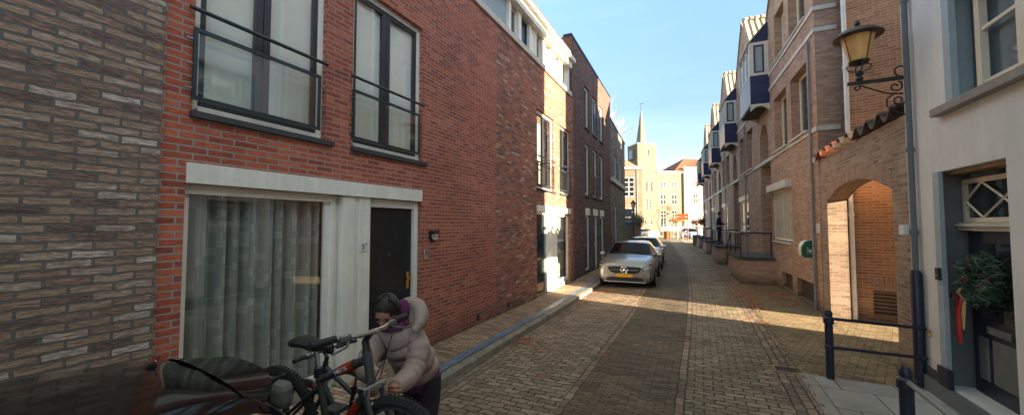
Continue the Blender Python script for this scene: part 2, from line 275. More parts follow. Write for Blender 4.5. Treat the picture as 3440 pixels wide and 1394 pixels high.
M['whitecar'] = plain('white_car_paint', (0.62, 0.66, 0.70), 0.3, metal=0.1, var=0.02, coat=0.8)
M['darkcar'] = plain('black_car_paint', (0.008, 0.007, 0.007), 0.07, var=0.05, spec=0.26, coat=0.0)
M['bluecar'] = plain('pale_blue_car_paint', (0.32, 0.5, 0.72), 0.3, metal=0.2, var=0.02, coat=0.8)
M['tyre'] = plain('tyre_rubber', (0.018, 0.018, 0.018), 0.85, bump=0.5, bscale=80)
M['rubber'] = plain('black_rubber', (0.015, 0.015, 0.016), 0.6)
M['plate'] = plain('yellow_number_plate', (0.75, 0.40, 0.03), 0.4)
M['plate_grey'] = plain('pale_grey_plate', (0.20, 0.20, 0.195), 0.5, var=0.1)
M['headlight'] = plain('headlight_lens', (0.07, 0.07, 0.07), 0.1, spec=0.9, var=0.5, nscale=25)
M['bikegrey'] = plain('grey_bike_paint', (0.055, 0.058, 0.062), 0.35, coat=0.5)
M['bikered'] = plain('orange_red_decal', (0.38, 0.04, 0.012), 0.4)
M['leather'] = plain('black_leather', (0.02, 0.018, 0.018), 0.45, bump=0.2)
M['jacket'] = plain('pale_pink_quilted_nylon', (0.38, 0.285, 0.245), 0.5, var=0.12, nscale=10, bump=0.5, bscale=30)
M['purple'] = plain('purple_knit', (0.15, 0.025, 0.11), 0.9, bump=0.3)
M['trousers'] = plain('dark_trousers', (0.03, 0.022, 0.03), 0.85)
M['navycloth'] = plain('dark_navy_cloth', (0.018, 0.018, 0.032), 0.9)
M['skin'] = plain('skin', (0.40, 0.20, 0.14), 0.55, var=0.06)
M['hair'] = plain('dark_hair', (0.018, 0.012, 0.01), 0.5, bump=0.5, bscale=120)
M['bark'] = plain('bark', (0.15, 0.11, 0.08), 0.9, var=0.3, bump=0.5)
M['palebark'] = plain('pale_bark', (0.42, 0.33, 0.22), 0.9, var=0.2)
M['twig'] = plain('twigs', (0.30, 0.22, 0.15), 0.9)
M['ivy'] = plain('ivy_leaf', (0.06, 0.07, 0.025), 0.6, var=0.5, nscale=12)
M['shrub'] = plain('shrub_leaf', (0.16, 0.15, 0.06), 0.7, var=0.5, nscale=8)
M['redleaf'] = plain('dark_red_leaf', (0.13, 0.04, 0.03), 0.7, var=0.5, nscale=10)
M['pine'] = plain('pine_needles', (0.06, 0.12, 0.07), 0.6, var=0.5, nscale=20)
M['leaf'] = plain('brown_dead_leaf', (0.36, 0.14, 0.06), 0.75, var=0.5, nscale=9)
M['ribbonred'] = plain('red_ribbon', (0.45, 0.02, 0.015), 0.4)
M['ribbongold'] = plain('gold_ribbon', (0.5, 0.36, 0.17), 0.4)
M['berry'] = plain('red_bauble', (0.5, 0.02, 0.03), 0.3)
M['wood'] = plain('varnished_wood', (0.35, 0.20, 0.10), 0.5, var=0.3)
M['ink'] = plain('black_ink', (0.01, 0.01, 0.01), 0.6)
M['rack'] = plain('rack_grey', (0.08, 0.08, 0.085), 0.45)
def curtain_mat():
    m, t, b = newmat('checked_net_curtain'); geo, u, v, sp = wall_uv(t)
    tc = N(t, 'ShaderNodeUVMap'); s2 = N(t, 'ShaderNodeSeparateXYZ'); t.links.new(tc.outputs[0], s2.inputs[0])
    cu = mth(t, 'FLOOR', mth(t, 'MULTIPLY', s2.outputs[0], 16.0)); cv = mth(t, 'FLOOR', mth(t, 'MULTIPLY', s2.outputs[1], 13.0))
    cb = N(t, 'ShaderNodeCombineXYZ'); t.links.new(cu, cb.inputs[0]); t.links.new(cv, cb.inputs[1])
    wn = N(t, 'ShaderNodeTexWhiteNoise', noise_dimensions='2D'); t.links.new(cb.outputs[0], wn.inputs['Vector'])
    c = ramp(t, wn.outputs[0], [(0.0, (0.33, 0.37, 0.33)), (0.78, (0.36, 0.40, 0.36)), (0.82, (0.45, 0.49, 0.45)), (1.0, (0.48, 0.52, 0.48))])
    t.links.new(c, b.inputs['Base Color']); b.inputs['Roughness'].default_value = 0.9
    return m
M['curtain'] = curtain_mat()
M['sheer'] = plain('plain_net_curtain', (0.45, 0.47, 0.42), 0.9, var=0.08)

# ---------------------------------------------------------------- geometry helpers
OFF = {}
class MB:
    def __init__(s): s.v = []; s.f = []; s.uv = []; s.smooth = False
    def add(s, vs, fs, uvs=None):
        o = len(s.v); s.v += [tuple(p) for p in vs]; s.f += [tuple(i + o for i in f) for f in fs]
        s.uv += list(uvs) if uvs else [(0, 0)] * len(vs); return s
    def box(s, x0, x1, y0, y1, z0, z1):
        return s.add([(x, y, z) for x in (x0, x1) for y in (y0, y1) for z in (z0, z1)],
                     [(0, 1, 3, 2), (4, 6, 7, 5), (0, 4, 5, 1), (2, 3, 7, 6), (0, 2, 6, 4), (1, 5, 7, 3)])
    def fbox(s, fr, u0, u1, w0, w1, z0, z1):      # box in a wall frame
        return s.add([fr(u, w, z) for u in (u0, u1) for w in (w0, w1) for z in (z0, z1)],
                     [(0, 1, 3, 2), (4, 6, 7, 5), (0, 4, 5, 1), (2, 3, 7, 6), (0, 2, 6, 4), (1, 5, 7, 3)])
    def quad(s, a, b, c, d, uvs=None): return s.add([a, b, c, d], [(0, 1, 2, 3)], uvs)
    def prism(s, poly, ext):                      # poly: 3D points, ext: Vector
        n = len(poly); e = Vector(ext); vs = [Vector(p) for p in poly] + [Vector(p) + e for p in poly]
        return s.add(vs, [tuple(range(n)), tuple(range(2 * n - 1, n - 1, -1))] + [(i, (i + 1) % n, n + (i + 1) % n, n + i) for i in range(n)])
    def tube(s, path, r, n=8, cap=True):
        path = [Vector(p) for p in path]; rs = r if isinstance(r, (list, tuple)) else [r] * len(path)
        vs = []; prev = None
        for i, p in enumerate(path):
            d = (path[min(i + 1, len(path) - 1)] - path[max(i - 1, 0)])
            d = d.normalized() if d.length > 1e-9 else Vector((0, 0, 1))
            if prev is None:
                a = Vector((0, 0, 1)) if abs(d.z) < 0.9 else Vector((1, 0, 0)); prev = (a - d * a.dot(d)).normalized()
            else:
                q = prev - d * prev.dot(d); prev = q.normalized() if q.length > 1e-6 else prev
            b = d.cross(prev)
            vs += [p + (prev * math.cos(2 * math.pi * k / n) + b * math.sin(2 * math.pi * k / n)) * rs[i] for k in range(n)]
        fs = [(i * n + k, i * n + (k + 1) % n, (i + 1) * n + (k + 1) % n, (i + 1) * n + k) for i in range(len(path) - 1) for k in range(n)]
        if cap: fs += [tuple(range(n - 1, -1, -1)), tuple((len(path) - 1) * n + k for k in range(n))]
        return s.add(vs, fs)
    def lathe(s, prof, c=(0, 0, 0), n=16, axis='Z'):   # prof: (r, h)
        vs = []
        for r_, h in prof:
            for k in range(n):
                a = 2 * math.pi * k / n; x, y = r_ * math.cos(a), r_ * math.sin(a)
                p = {'Z': (x, y, h), 'Y': (x, h, y), 'X': (h, x, y)}[axis]
                vs.append((c[0] + p[0], c[1] + p[1], c[2] + p[2]))
        fs = [(i * n + k, i * n + (k + 1) % n, (i + 1) * n + (k + 1) % n, (i + 1) * n + k) for i in range(len(prof) - 1) for k in range(n)]
        fs += [tuple(range(n)), tuple((len(prof) - 1) * n + k for k in range(n))]
        return s.add(vs, fs)
    def build(s, name, mat, parent=None, smooth=False, bevel=0.0, weld=False):
        me = bpy.data.meshes.new(name); o = bpy.data.objects.new(name, me)
        off = Vector((0, 0, 0))
        if parent is not None: off = OFF.get(parent.name, Vector((0, 0, 0)))
        me.from_pydata([Vector(p) - off for p in s.v], [], s.f)
        ul = me.uv_layers.new(name='UVMap')
        for l in me.loops: ul.data[l.index].uv = s.uv[l.vertex_index]
        bm = bmesh.new(); bm.from_mesh(me)
        if weld: bmesh.ops.remove_doubles(bm, verts=bm.verts, dist=1e-5)
        bmesh.ops.recalc_face_normals(bm, faces=bm.faces)
        if smooth:
            for f in bm.faces: f.smooth = True
            for e in bm.edges:
                if len(e.link_faces) == 2 and e.calc_face_angle(0) > R(38): e.smooth = False
        bm.to_mesh(me); bm.free()
        me.materials.append(mat if not isinstance(mat, str) else M[mat]); C.objects.link(o)
        if bevel:
            bv = o.modifiers.new('bevel', 'BEVEL'); bv.width = bevel; bv.segments = 2; bv.limit_method = 'ANGLE'
        if parent is not None: o.parent = parent
        OFF[o.name] = off; return o
def T(name, label, cat, loc=(0, 0, 0), group=None):
    o = bpy.data.objects.new(name, None); C.objects.link(o); o.location = loc; o.empty_display_size = 0.2
    o['label'] = label; o['category'] = cat
    if group: o['group'] = group
    OFF[o.name] = Vector(loc); return o
def tag(o, label, cat, group=None, kind=None):
    if kind: o['kind'] = kind
    if label: o['label'] = label
    if cat: o['category'] = cat
    if group: o['group'] = group
    return o
def dup(root, loc, rz=None, label=None, scale=None):
    def cp(o, par):
        c = o.copy(); C.objects.link(c); c.parent = par
        for ch in o.children: cp(ch, c)
        return c
    r = root.copy(); C.objects.link(r); r.location = loc
    if rz is not None: r.rotation_euler = (0, 0, rz)
    if scale: r.scale = (scale,) * 3
    if label: r['label'] = label
    for ch in root.children: cp(ch, r)
    return r
def Fr(o, U, n=None):
    o = Vector(o); U = Vector((U[0], U[1])).normalized(); n = Vector(n) if n is not None else Vector((U[1], -U[0]))
    n = Vector((n[0], n[1])).normalized()
    return lambda u, w, z: (o.x + U.x * u + n.x * w, o.y + U.y * u + n.y * w, z)
def wall(mb, fr, u0, u1, z0, z1, holes=(), rev=0.12, top=None):
    us = sorted({u0, u1} | {h[0] for h in holes} | {h[1] for h in holes}); zs = sorted({z0, z1} | {h[2] for h in holes} | {h[3] for h in holes})
    us = [u for u in us if u0 <= u <= u1]; zs = [z for z in zs if z0 <= z <= z1]
    for i in range(len(us) - 1):
        for j in range(len(zs) - 1):
            cu, cz = (us[i] + us[i + 1]) / 2, (zs[j] + zs[j + 1]) / 2
            if any(h[0] < cu < h[1] and h[2] < cz < h[3] for h in holes): continue
            mb.quad(fr(us[i], 0, zs[j]), fr(us[i + 1], 0, zs[j]), fr(us[i + 1], 0, zs[j + 1]), fr(us[i], 0, zs[j + 1]))
    for h in holes:
        a, b, c, d = h[:4]
        mb.quad(fr(a, 0, c), fr(a, -rev, c), fr(a, -rev, d), fr(a, 0, d)); mb.quad(fr(b, 0, c), fr(b, -rev, c), fr(b, -rev, d), fr(b, 0, d))
        mb.quad(fr(a, 0, d), fr(b, 0, d), fr(b, -rev, d), fr(a, -rev, d)); mb.quad(fr(a, 0, c), fr(b, 0, c), fr(b, -rev, c), fr(a, -rev, c))
def shell(mb, fr, u0, u1, z0, z1, depth, w0=-0.3):       # back, sides and top of a building behind its facade
    P = lambda u, w, z: fr(u, w, z)
    mb.quad(P(u0, 0, z0), P(u0, -depth, z0), P(u0, -depth, z1), P(u0, 0, z1)); mb.quad(P(u1, 0, z0), P(u1, -depth, z0), P(u1, -depth, z1), P(u1, 0, z1))
    mb.quad(P(u0, -depth, z0), P(u1, -depth, z0), P(u1, -depth, z1), P(u0, -depth, z1))
    mb.quad(P(u0, 0, z1), P(u1, 0, z1), P(u1, -depth, z1), P(u0, -depth, z1))
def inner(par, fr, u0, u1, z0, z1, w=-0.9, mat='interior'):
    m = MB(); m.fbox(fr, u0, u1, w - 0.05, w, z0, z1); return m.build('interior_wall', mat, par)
def win(par, fr, a, b, c, d, w=-0.09, fw=0.06, th=0.05, mat='white', gl='pane', mul=(), tra=(), mw=0.045, name='window', bot=None):
    m = MB(); bt = bot if bot is not None else fw
    m.fbox(fr, a, a + fw, w - th, w, c, d); m.fbox(fr, b - fw, b, w - th, w, c, d)
    m.fbox(fr, a + fw, b - fw, w - th, w, d - fw, d); m.fbox(fr, a + fw, b - fw, w - th, w, c, c + bt)
    for x in mul: m.fbox(fr, x - mw / 2, x + mw / 2, w - th + 0.004, w - 0.004, c + bt, d - fw)
    for z in tra: m.fbox(fr, a + fw, b - fw, w - th + 0.008, w - 0.008, z - mw / 2, z + mw / 2)
    o = m.build(name, mat, par)
    g = MB(); g.quad(fr(a + fw, w - th * 0.6, c + bt), fr(b - fw, w - th * 0.6, c + bt), fr(b - fw, w - th * 0.6, d - fw), fr(a + fw, w - th * 0.6, d - fw))
    g.build('pane', gl, o); return o
def parts(par, name, mat, *boxes, fr=None, **k):      # every box a part of its own
    for b in boxes: o = part(par, name, mat, b, fr=fr, **k)
    return o
def part(par, name, mat, *boxes, fr=None, **k):
    m = MB()
    for b in boxes:
        if fr: m.fbox(fr, *b)
        else: m.box(*b)
    return m.build(name, mat, par, **k)
def pipe(name, label, path, r, mat='zinc', n=10, bands=(), group=None):
    m = MB(); m.tube(path, r, n)
    t = T(name, label, 'downpipe', path[-1] if path[-1][2] < path[0][2] else path[0], group); m.build('pipe', mat, t, smooth=True)
    for z in bands:
        x, y = path[0][0], path[0][1]; rr = (r if not isinstance(r, (list, tuple)) else max(r))
        c = MB(); c.lathe([(rr * 1.3, z - 0.03), (rr * 1.3, z + 0.03)], (x, y, 0), 10); c.build('collar', mat, t)
    return t
def leafcloud(mb, pts, size, n, spread, seed=1, flat=0.5):
    rnd = random.Random(seed)
    for _ in range(n):
        p = Vector(rnd.choice(pts)); q = p + Vector((rnd.gauss(0, spread), rnd.gauss(0, spread), rnd.gauss(0, spread)))
        a = Vector((rnd.uniform(-1, 1), rnd.uniform(-1, 1), rnd.uniform(-1, 1))).normalized(); b = a.orthogonal().normalized(); s = size * rnd.uniform(0.5, 1.2)
        mb.add([q - a * s, q + b * s * flat, q + a * s, q - b * s * flat], [(0, 1, 2, 3)])

# ---------------------------------------------------------------- setting: ground, road, pavements
def off(y):
    if y < 8: return 0.0
    if y < 25: return -0.0027 * (y - 8) ** 2
    return -0.0027 * 289 - 0.0918 * (y - 25)
def strip(name, xs0, xs1, z0, z1, y0, y1, mat, cyc=1.0, curve=True, ang=0.0, kind='structure'):
    m = MB(); n = max(2, int((y1 - y0) / 0.6)); s = 0; py = None
    for i in range(n + 1):
        y = y0 + (y1 - y0) * i / n; o_ = off(y) if curve else 0
        a = (xs0(y) if callable(xs0) else xs0) + o_; b = (xs1(y) if callable(xs1) else xs1) + o_
        def uvr(x, y_): x = x - o_; return (x * math.cos(ang) - y_ * math.sin(ang), x * math.sin(ang) + y_ * math.cos(ang))
        m.v += [(a, y, z0), (b, y, z1)]; m.uv += [uvr(a, y), uvr(b, y)]
        if i: k = 2 * i; m.f.append((k - 2, k - 1, k + 1, k))
    return tag(m.build(name, mat), None, None, kind=kind)
g_ = MB(); g_.add([(-400, -150, -0.16), (400, -150, -0.16), (400, 600, -0.16), (-400, 600, -0.16)], [(0, 1, 2, 3)])
tag(g_.build('ground', 'ground'), None, None, kind='structure')
g_ = MB(); g_.add([(-45, 46, -0.12), (45, 46, -0.12), (45, 130, -0.12), (-45, 130, -0.12)], [(0, 1, 2, 3)])
tag(g_.build('plaza', 'plaza'), None, None, kind='structure')
wv = lambda y: -1.46 + 0.05 * math.sin(y * 0.9) + (0.10 if y < 6 else 0.10 * math.exp(-(y - 6)))
strip('gutter', -3.03, -2.72, -0.095, -0.085, -8, 62, 'clinker_dark')
strip('road', -2.72, lambda y: wv(y) - 0.1, -0.085, -0.06, -8, 62, 'cobble')
strip('road', lambda y: wv(y) - 0.1, wv, -0.058, -0.056, -8, 62, 'clinker_dark')
strip('road', wv, -0.31, -0.056, -0.047, -8, 62, 'clinker')
strip('road', -0.31, -0.19, -0.045, -0.044, -8, 62, 'clinker_dark')
strip('road', -0.19, 0.86, -0.044, -0.03, -8, 62, 'cobble2')
strip('gutter', 0.86, 1.14, -0.03, -0.022, -8, 62, 'clinker_dark')
def kerb(name, x0, x1, z0, z1, y0, y1, mat):
    m = MB(); y = y0
    while y < y1 - 0.01:
        e = min(y + 0.98, y1); a, b = off(y), off(e)
        m.add([(x0 + a, y, z0), (x1 + a, y, z0), (x1 + b, e, z0), (x0 + b, e, z0), (x0 + a, y, z1), (x1 + a, y, z1), (x1 + b, e, z1), (x0 + b, e, z1)],
              [(0, 3, 2, 1), (4, 5, 6, 7), (0, 1, 5, 4), (1, 2, 6, 5), (2, 3, 7, 6), (3, 0, 4, 7)],
              [(x0, y), (x1, y), (x1, e), (x0, e)] * 2); y += 1.0 if mat != 'bluetile' else 0.98
    return tag(m.build(name, mat, bevel=0.012 if mat == 'kerb' else 0), None, None, kind='structure')
kerb('kerb', -3.19, -3.035, -0.16, 0.0, -8, 46, 'kerb')
strip('kerb_tiles', -3.37, -3.195, 0.002, 0.002, -8, 46, 'bluetile')
strip('pavement', lambda y: -7.5 if y > 20 else -5.2, -3.372, -0.001, -0.001, -8, 46, 'pave', ang=0.0)
strip('side_pavement', 1.14, lambda y: 3.6, -0.018, 0.0, 6.42, 46, 'pave2', ang=0.35)
strip('slab_pavement', 1.3, 3.2, 0.0, 0.0, -8, 6.4, 'slab', curve=False, ang=0.0)
kerb('side_kerb', 1.14, 1.29, -0.16, 0.004, -8, 6.4, 'concrete')
strip('yard_paving', 3.6, 12, -0.004, -0.004, 3, 14, 'pave2', curve=False, ang=0.3)

# ---------------------------------------------------------------- left side of the street
FL = Fr((-4.03, 0, 0), (0, 1))           # u = Y, w towards the street
# rough brick building, nearest
t = T('rough_brick_building', 'rough mixed grey brown brick building wall behind the black car', 'building', (-4.03, 0, 0))
m = MB(); FLr = Fr((-4.005, 0, 0), (0, 1)); wall(m, FLr, -9, 1.52, -0.1, 7.4); m.quad(FLr(1.52, 0, -0.1), FLr(1.52, -0.03, -0.1), FLr(1.52, -0.03, 7.4), FLr(1.52, 0, 7.4)); m.build('wall', 'rough_brick', t)
m = MB(); shell(m, Fr((-4.04, 0, 0), (0, 1)), -9, 1.515, -0.1, 7.4, 8); m.build('roof', 'rooffelt', t)

# red brick house
rh = T('red_brick_house', 'red brick house with white lintel and picture window, number 5A', 'house', (-4.03, 1.52, 0))
m = MB(); wall(m, FL, 1.52, 7.37, -0.1, 6.5, [(1.74, 3.08, 2.96, 5.2), (3.47, 4.86, 2.96, 5.2), (1.71, 4.86, -0.05, 2.38)]); m.build('wall', 'red_brick', rh)
m = MB(); shell(m, Fr((-4.25, 0, 0), (0, 1)), 1.53, 7.36, -0.1, 7.6, 7); m.build('roof', 'rooffelt', rh)
part(rh, 'lintel', 'white', (1.71, 4.85, 0.002, 0.03, 2.36, 2.54), fr=FL, bevel=0.004)
part(rh, 'stone_band', 'stone', (1.52, 7.369, -0.1, 0.05, 6.5, 6.64), fr=FL)
part(rh, 'movement_joint', 'zinc', (7.362, 7.372, 0.0, 0.003, 0.0, 6.5), fr=FL)
inner(rh, FL, 1.6, 4.9, 0, 5.4, -0.75)
for a, b in ((1.74, 3.08), (3.47, 4.86)):
    o = win(rh, FL, a, b, 3.03, 5.2, w=-0.075, fw=0.07, mat='white', gl='clear', bot=0.05)
    c0, c1 = a + 0.07, b - 0.07; mid = (a + b) / 2 - 0.03
    q = MB(); z0, z1 = 3.09, 5.12
    for x0, x1 in ((c0, c0 + 0.05), (mid - 0.075, mid - 0.004), (mid + 0.004, mid + 0.075), (c1 - 0.05, c1)): q.fbox(FL, x0, x1, -0.14, -0.085, z0, z1)
    q.fbox(FL, c0 + 0.05, c1 - 0.05, -0.135, -0.09, z1 - 0.05, z1); q.fbox(FL, c0 + 0.05, c1 - 0.05, -0.135, -0.09, z0, z0 + 0.06)
    q.build('casement', 'frame_dark', o)
    q = MB(); q.fbox(FL, c0 + 0.01, c1 - 0.01, -0.165, -0.15, 3.05, 5.15); q.build('interior_blind', 'panel', o)
    part(rh, 'window_sill', 'sill', (a - 0.02, b + 0.1, -0.06, 0.05, 2.945, 3.005), fr=FL, bevel=0.004)
    part(rh, 'sill_board', 'white', (a + 0.05, b - 0.05, -0.07, -0.02, 3.008, 3.05), fr=FL)
    bl = MB(); x0, x1 = a - 0.02, b - 0.10
    for z in (3.10, 3.715): bl.fbox(FL, x0 + 0.03, x1 - 0.03, 0.02, 0.045, z, z + 0.035)
    for x in (x0, x1 - 0.03): bl.fbox(FL, x, x + 0.03, 0.02, 0.045, 3.10, 3.75)
    bo = bl.build('balustrade', 'darkmetal', rh)
    q = MB(); q.quad(FL(x0 + 0.03, 0.03, 3.135), FL(x1 - 0.03, 0.03, 3.135), FL(x1 - 0.03, 0.03, 3.715), FL(x0 + 0.03, 0.03, 3.715)); q.build('glass_panel', 'railglass', bo)
    q = MB(); q.tube([FL(a - 0.06, 0.05, 3.91), FL(b - 0.02, 0.05, 3.91)], 0.02, 10); q.build('handrail', 'darkmetal', bo, smooth=True)
    q = MB()
    for z in (3.2, 3.42, 3.64):
        for x in (x0 - 0.05, x1): q.tube([FL(x, 0.03, z), FL(x + 0.05, 0.03, z)], 0.009, 6)
    q.build('fixing_pin', 'steel', bo)
# picture window and front door
o = win(rh, FL, 1.71, 3.24, 0.14, 2.37, w=-0.09, fw=0.07, mat='white', gl='clear', bot=0.07, name='picture_window')
part(o, 'head_board', 'cream', (1.71, 3.25, -0.085, -0.05, 2.27, 2.36), fr=FL)
q = MB(); n = 150
for i in range(n + 1):
    y = 1.75 + 1.46 * i / n; wd = -0.235 + 0.06 * math.sin(i * 0.40 + 0.9 * math.sin(i * 0.13)) + 0.025 * math.sin(i * 0.93 + 1)
    s_ = 1.75 + 1.46 * i / n * 1.35
    q.v += [FL(y, wd, 0.16), FL(y, wd * 0.97, 2.3)]; q.uv += [(s_, 0.16), (s_, 2.3)]
    if i: k = 2 * i; q.f.append((k - 2, k, k + 1, k - 1))
q.build('curtain', 'curtain', o, smooth=True)
part(rh, 'door_surround', 'white', (3.24, 3.30, -0.16, -0.07, 0, 2.36), (3.30, 3.37, -0.16, -0.11, 0, 2.36), (3.37, 3.55, -0.12, -0.005, 0, 2.36), (3.55, 3.62, -0.12, -0.03, 0, 2.36), (3.62, 3.81, -0.12, -0.006, 0, 2.36),
     (4.75, 4.84, -0.14, -0.05, 0, 2.36), (3.81, 4.75, -0.14, -0.06, 2.24, 2.358), fr=FL, bevel=0.004)
parts(rh, 'sill_plinth', 'kerb', (1.72, 3.24, -0.15, -0.06, -0.05, 0.138), (3.81, 4.75, -0.15, -0.03, -0.05, 0.04), fr=FL)
d_ = part(rh, 'front_door', 'door_dark', (3.81, 4.75, -0.16, -0.11, 0.04, 2.24), fr=FL)
part(d_, 'door_handle', 'brass', (4.63, 4.69, -0.11, -0.095, 1.0, 1.26), (4.60, 4.70, -0.095, -0.05, 1.15, 1.18), fr=FL)
q = MB(); q.lathe([(0.012, -0.11), (0.012, -0.1)], (0, 0, 0), 8, 'X'); 
q.v = [(x - 4.03, y + 4.27, z + 1.55) for x, y, z in q.v]; q.build('peephole', 'steel', d_)
pl = part(rh, 'number_plate', 'white_plastic', (3.635, 3.755, -0.004, 0.004, 1.64, 1.765), fr=FL)
def text(s_, size, loc, rot, mat, par, name='lettering', ext=0.002, align='CENTER'):
    c = bpy.data.curves.new(name, 'FONT'); c.body = s_; c.size = size; c.extrude = ext; c.align_x = align; c.align_y = 'CENTER'
    tmp = bpy.data.objects.new(name, c); C.objects.link(tmp); dg = bpy.context.evaluated_depsgraph_get(); me = bpy.data.meshes.new_from_object(tmp.evaluated_get(dg)); bpy.data.objects.remove(tmp)
    me.materials.clear(); me.materials.append(M[mat]); o = bpy.data.objects.new(name, me); o.rotation_euler = rot; C.objects.link(o)
    o.parent = par; o.location = Vector(loc) - OFF.get(par.name, Vector((0, 0, 0))); return o
RX = (R(90), 0, R(90))
text('5', 0.10, FL(3.685, 0.006, 1.70), RX, 'ink', pl); text('A', 0.035, FL(3.735, 0.006, 1.735), RX, 'ink', pl)
part(rh, 'top_floor_cladding', 'greypanel', (1.52, 7.368, -0.16, -0.10, 6.64, 7.45), fr=FL)
part(rh, 'fascia', 'white', (1.52, 7.368, -0.2, 0.10, 7.45, 7.67), (1.52, 7.368, -0.2, 0.20, 7.673, 7.80), fr=FL)
part(rh, 'roof_edge', 'rooffelt', (1.52, 7.368, -0.2, 0.21, 7.803, 7.86), fr=FL)
o = T('wall_lamp', 'small round bulkhead lamp with white lens on red brick wall', 'lamp', FL(5.13, 0, 1.8))
q = MB(); q.lathe([(0.075, 0.0), (0.085, 0.03), (0.08, 0.06)], FL(5.13, 0, 1.80), 16, 'X'); q.build('casing', 'black', o, smooth=True)
q = MB(); q.lathe([(0.07, 0.06), (0.06, 0.09), (0.03, 0.105)], FL(5.13, 0, 1.80), 16, 'X'); q.build('lens', 'cream', o, smooth=True)
part(o, 'guard_bar', 'black', (5.04, 5.22, 0.085, 0.11, 1.795, 1.81), (5.05, 5.21, 0.08, 0.105, 1.83, 1.845), (5.05, 5.21, 0.0, 0.1, 1.85, 1.885), fr=FL)
o = T('door_intercom', 'small silver intercom box below the bulkhead lamp', 'intercom', FL(4.96, 0, 1.4))
part(o, 'casing', 'steel', (4.915, 5.005, 0.0, 0.03, 1.42, 1.60), fr=FL, bevel=0.006); part(o, 'speaker', 'slate', (4.93, 4.99, 0.03, 0.033, 1.51, 1.58), fr=FL); part(o, 'button', 'white_plastic', (4.95, 4.97, 0.03, 0.036, 1.45, 1.47), fr=FL)
for y, lb in ((6.62, 'small black air vent low in the red brick wall'), (7.97, 'small black air vent low in the mixed brick wall')):
    tag(part(None, 'air_vent', 'black', (y - 0.05, y + 0.05, 0.0, 0.012, 0.08, 0.2), fr=FL), lb, 'vent')

# mixed brick house
mh = T('mixed_brick_house', 'mottled red and grey brick house with sunlit white upper storey', 'house', (-4.03, 7.37, 0))
m = MB(); wall(m, FL, 7.37, 13.12, -0.1, 6.5, [(9.71, 11.07, 2.96, 5.24), (11.64, 12.78, 2.96, 5.22), (9.70, 12.74, -0.05, 2.37)]); m.build('wall', 'mixed_brick', mh)
m = MB(); shell(m, Fr((-4.25, 0, 0), (0, 1)), 7.38, 13.1, -0.1, 7.6, 7); m.build('roof', 'rooffelt', mh)
inner(mh, FL, 9.6, 12.9, 0, 5.4, -0.8)
part(mh, 'lintel', 'white', (9.69, 12.73, 0.002, 0.03, 2.35, 2.53), fr=FL, bevel=0.004)
part(mh, 'stone_band', 'stone', (7.371, 12.85, -0.1, 0.05, 6.5, 6.64), fr=FL)
for a, b in ((9.71, 11.07), (11.64, 12.78)):
    o = win(mh, FL, a, b, 3.02, 5.23, w=-0.075, fw=0.07, mat='white', gl='clear', bot=0.05)
    c0, c1 = a + 0.07, b - 0.07; mid = (a + b) / 2
    q = MB(); z0, z1 = 3.08, 5.15
    for x0, x1 in ((c0, c0 + 0.05), (mid - 0.07, mid - 0.004), (mid + 0.004, mid + 0.07), (c1 - 0.05, c1)): q.fbox(FL, x0, x1, -0.14, -0.085, z0, z1)
    q.fbox(FL, c0 + 0.05, c1 - 0.05, -0.135, -0.09, z1 - 0.05, z1); q.fbox(FL, c0 + 0.05, c1 - 0.05, -0.135, -0.09, z0, z0 + 0.06)
    q.build('casement', 'frame_dark', o)
    q = MB(); q.fbox(FL, mid, c1 - 0.02, -0.34, -0.32, 3.05, 5.15); q.build('net_curtain', 'sheer', o)
    part(mh, 'window_sill', 'sill', (a - 0.02, b + 0.1, -0.06, 0.05, 2.935, 2.995), fr=FL)
    bl = MB(); x0, x1 = a - 0.02, b - 0.04
    for z in (3.08, 3.72): bl.fbox(FL, x0 + 0.03, x1 - 0.03, 0.02, 0.045, z, z + 0.035)
    for x in (x0, x1 - 0.03): bl.fbox(FL, x, x + 0.03, 0.02, 0.045, 3.08, 3.755)
    bo = bl.build('balustrade', 'darkmetal', mh)
    q = MB(); q.quad(FL(x0 + 0.03, 0.03, 3.11), FL(x1 - 0.03, 0.03, 3.11), FL(x1 - 0.03, 0.03, 3.72), FL(x0 + 0.03, 0.03, 3.72)); q.build('glass_panel', 'railglass', bo)
    q = MB(); q.tube([FL(a - 0.04, 0.05, 3.9), FL(b + 0.02, 0.05, 3.9)], 0.02, 8); q.build('handrail', 'darkmetal', bo, smooth=True)
d_ = part(mh, 'front_door', 'door_dark', (9.7, 10.56, -0.16, -0.11, 0.05, 2.28), fr=FL)
part(d_, 'letterbox', 'brass', (9.98, 10.28, -0.11, -0.10, 0.98, 1.05), fr=FL); part(d_, 'kick_plate', 'wood', (9.78, 10.48, -0.11, -0.104, 0.14, 0.32), fr=FL)
part(d_, 'door_knob', 'steel', (10.42, 10.47, -0.11, -0.06, 1.02, 1.07), fr=FL)
part(mh, 'door_surround', 'white', (10.57, 10.66, -0.15, -0.06, 0, 2.35), (10.66, 10.83, -0.15, -0.09, 0, 2.35), (10.83, 11.07, -0.12, 0.0, 0, 2.35), (11.07, 11.13, -0.12, -0.03, 0, 2.35), (11.13, 11.36, -0.12, -0.001, 0, 2.35), (9.7, 10.57, -0.15, -0.07, 2.28, 2.349), fr=FL, bevel=0.004)
o = win(mh, FL, 11.37, 12.73, 0.12, 2.35, w=-0.08, fw=0.10, mat='white', gl='clear', bot=0.12, name='side_window')
part(o, 'interior_blind', 'blind', (11.47, 12.63, -0.24, -0.22, 0.24, 2.25), fr=FL)
parts(mh, 'sill_plinth', 'kerb', (9.7, 10.56, -0.15, -0.03, -0.05, 0.049), (11.38, 12.73, -0.14, -0.03, -0.05, 0.118), fr=FL)
pl = part(mh, 'number_plate', 'white_plastic', (10.92, 10.99, 0.001, 0.006, 1.32, 1.5), fr=FL)
o = T('door_intercom', 'small silver intercom box beside the dark door in the mottled brick wall', 'intercom', FL(9.6, 0, 1.4))
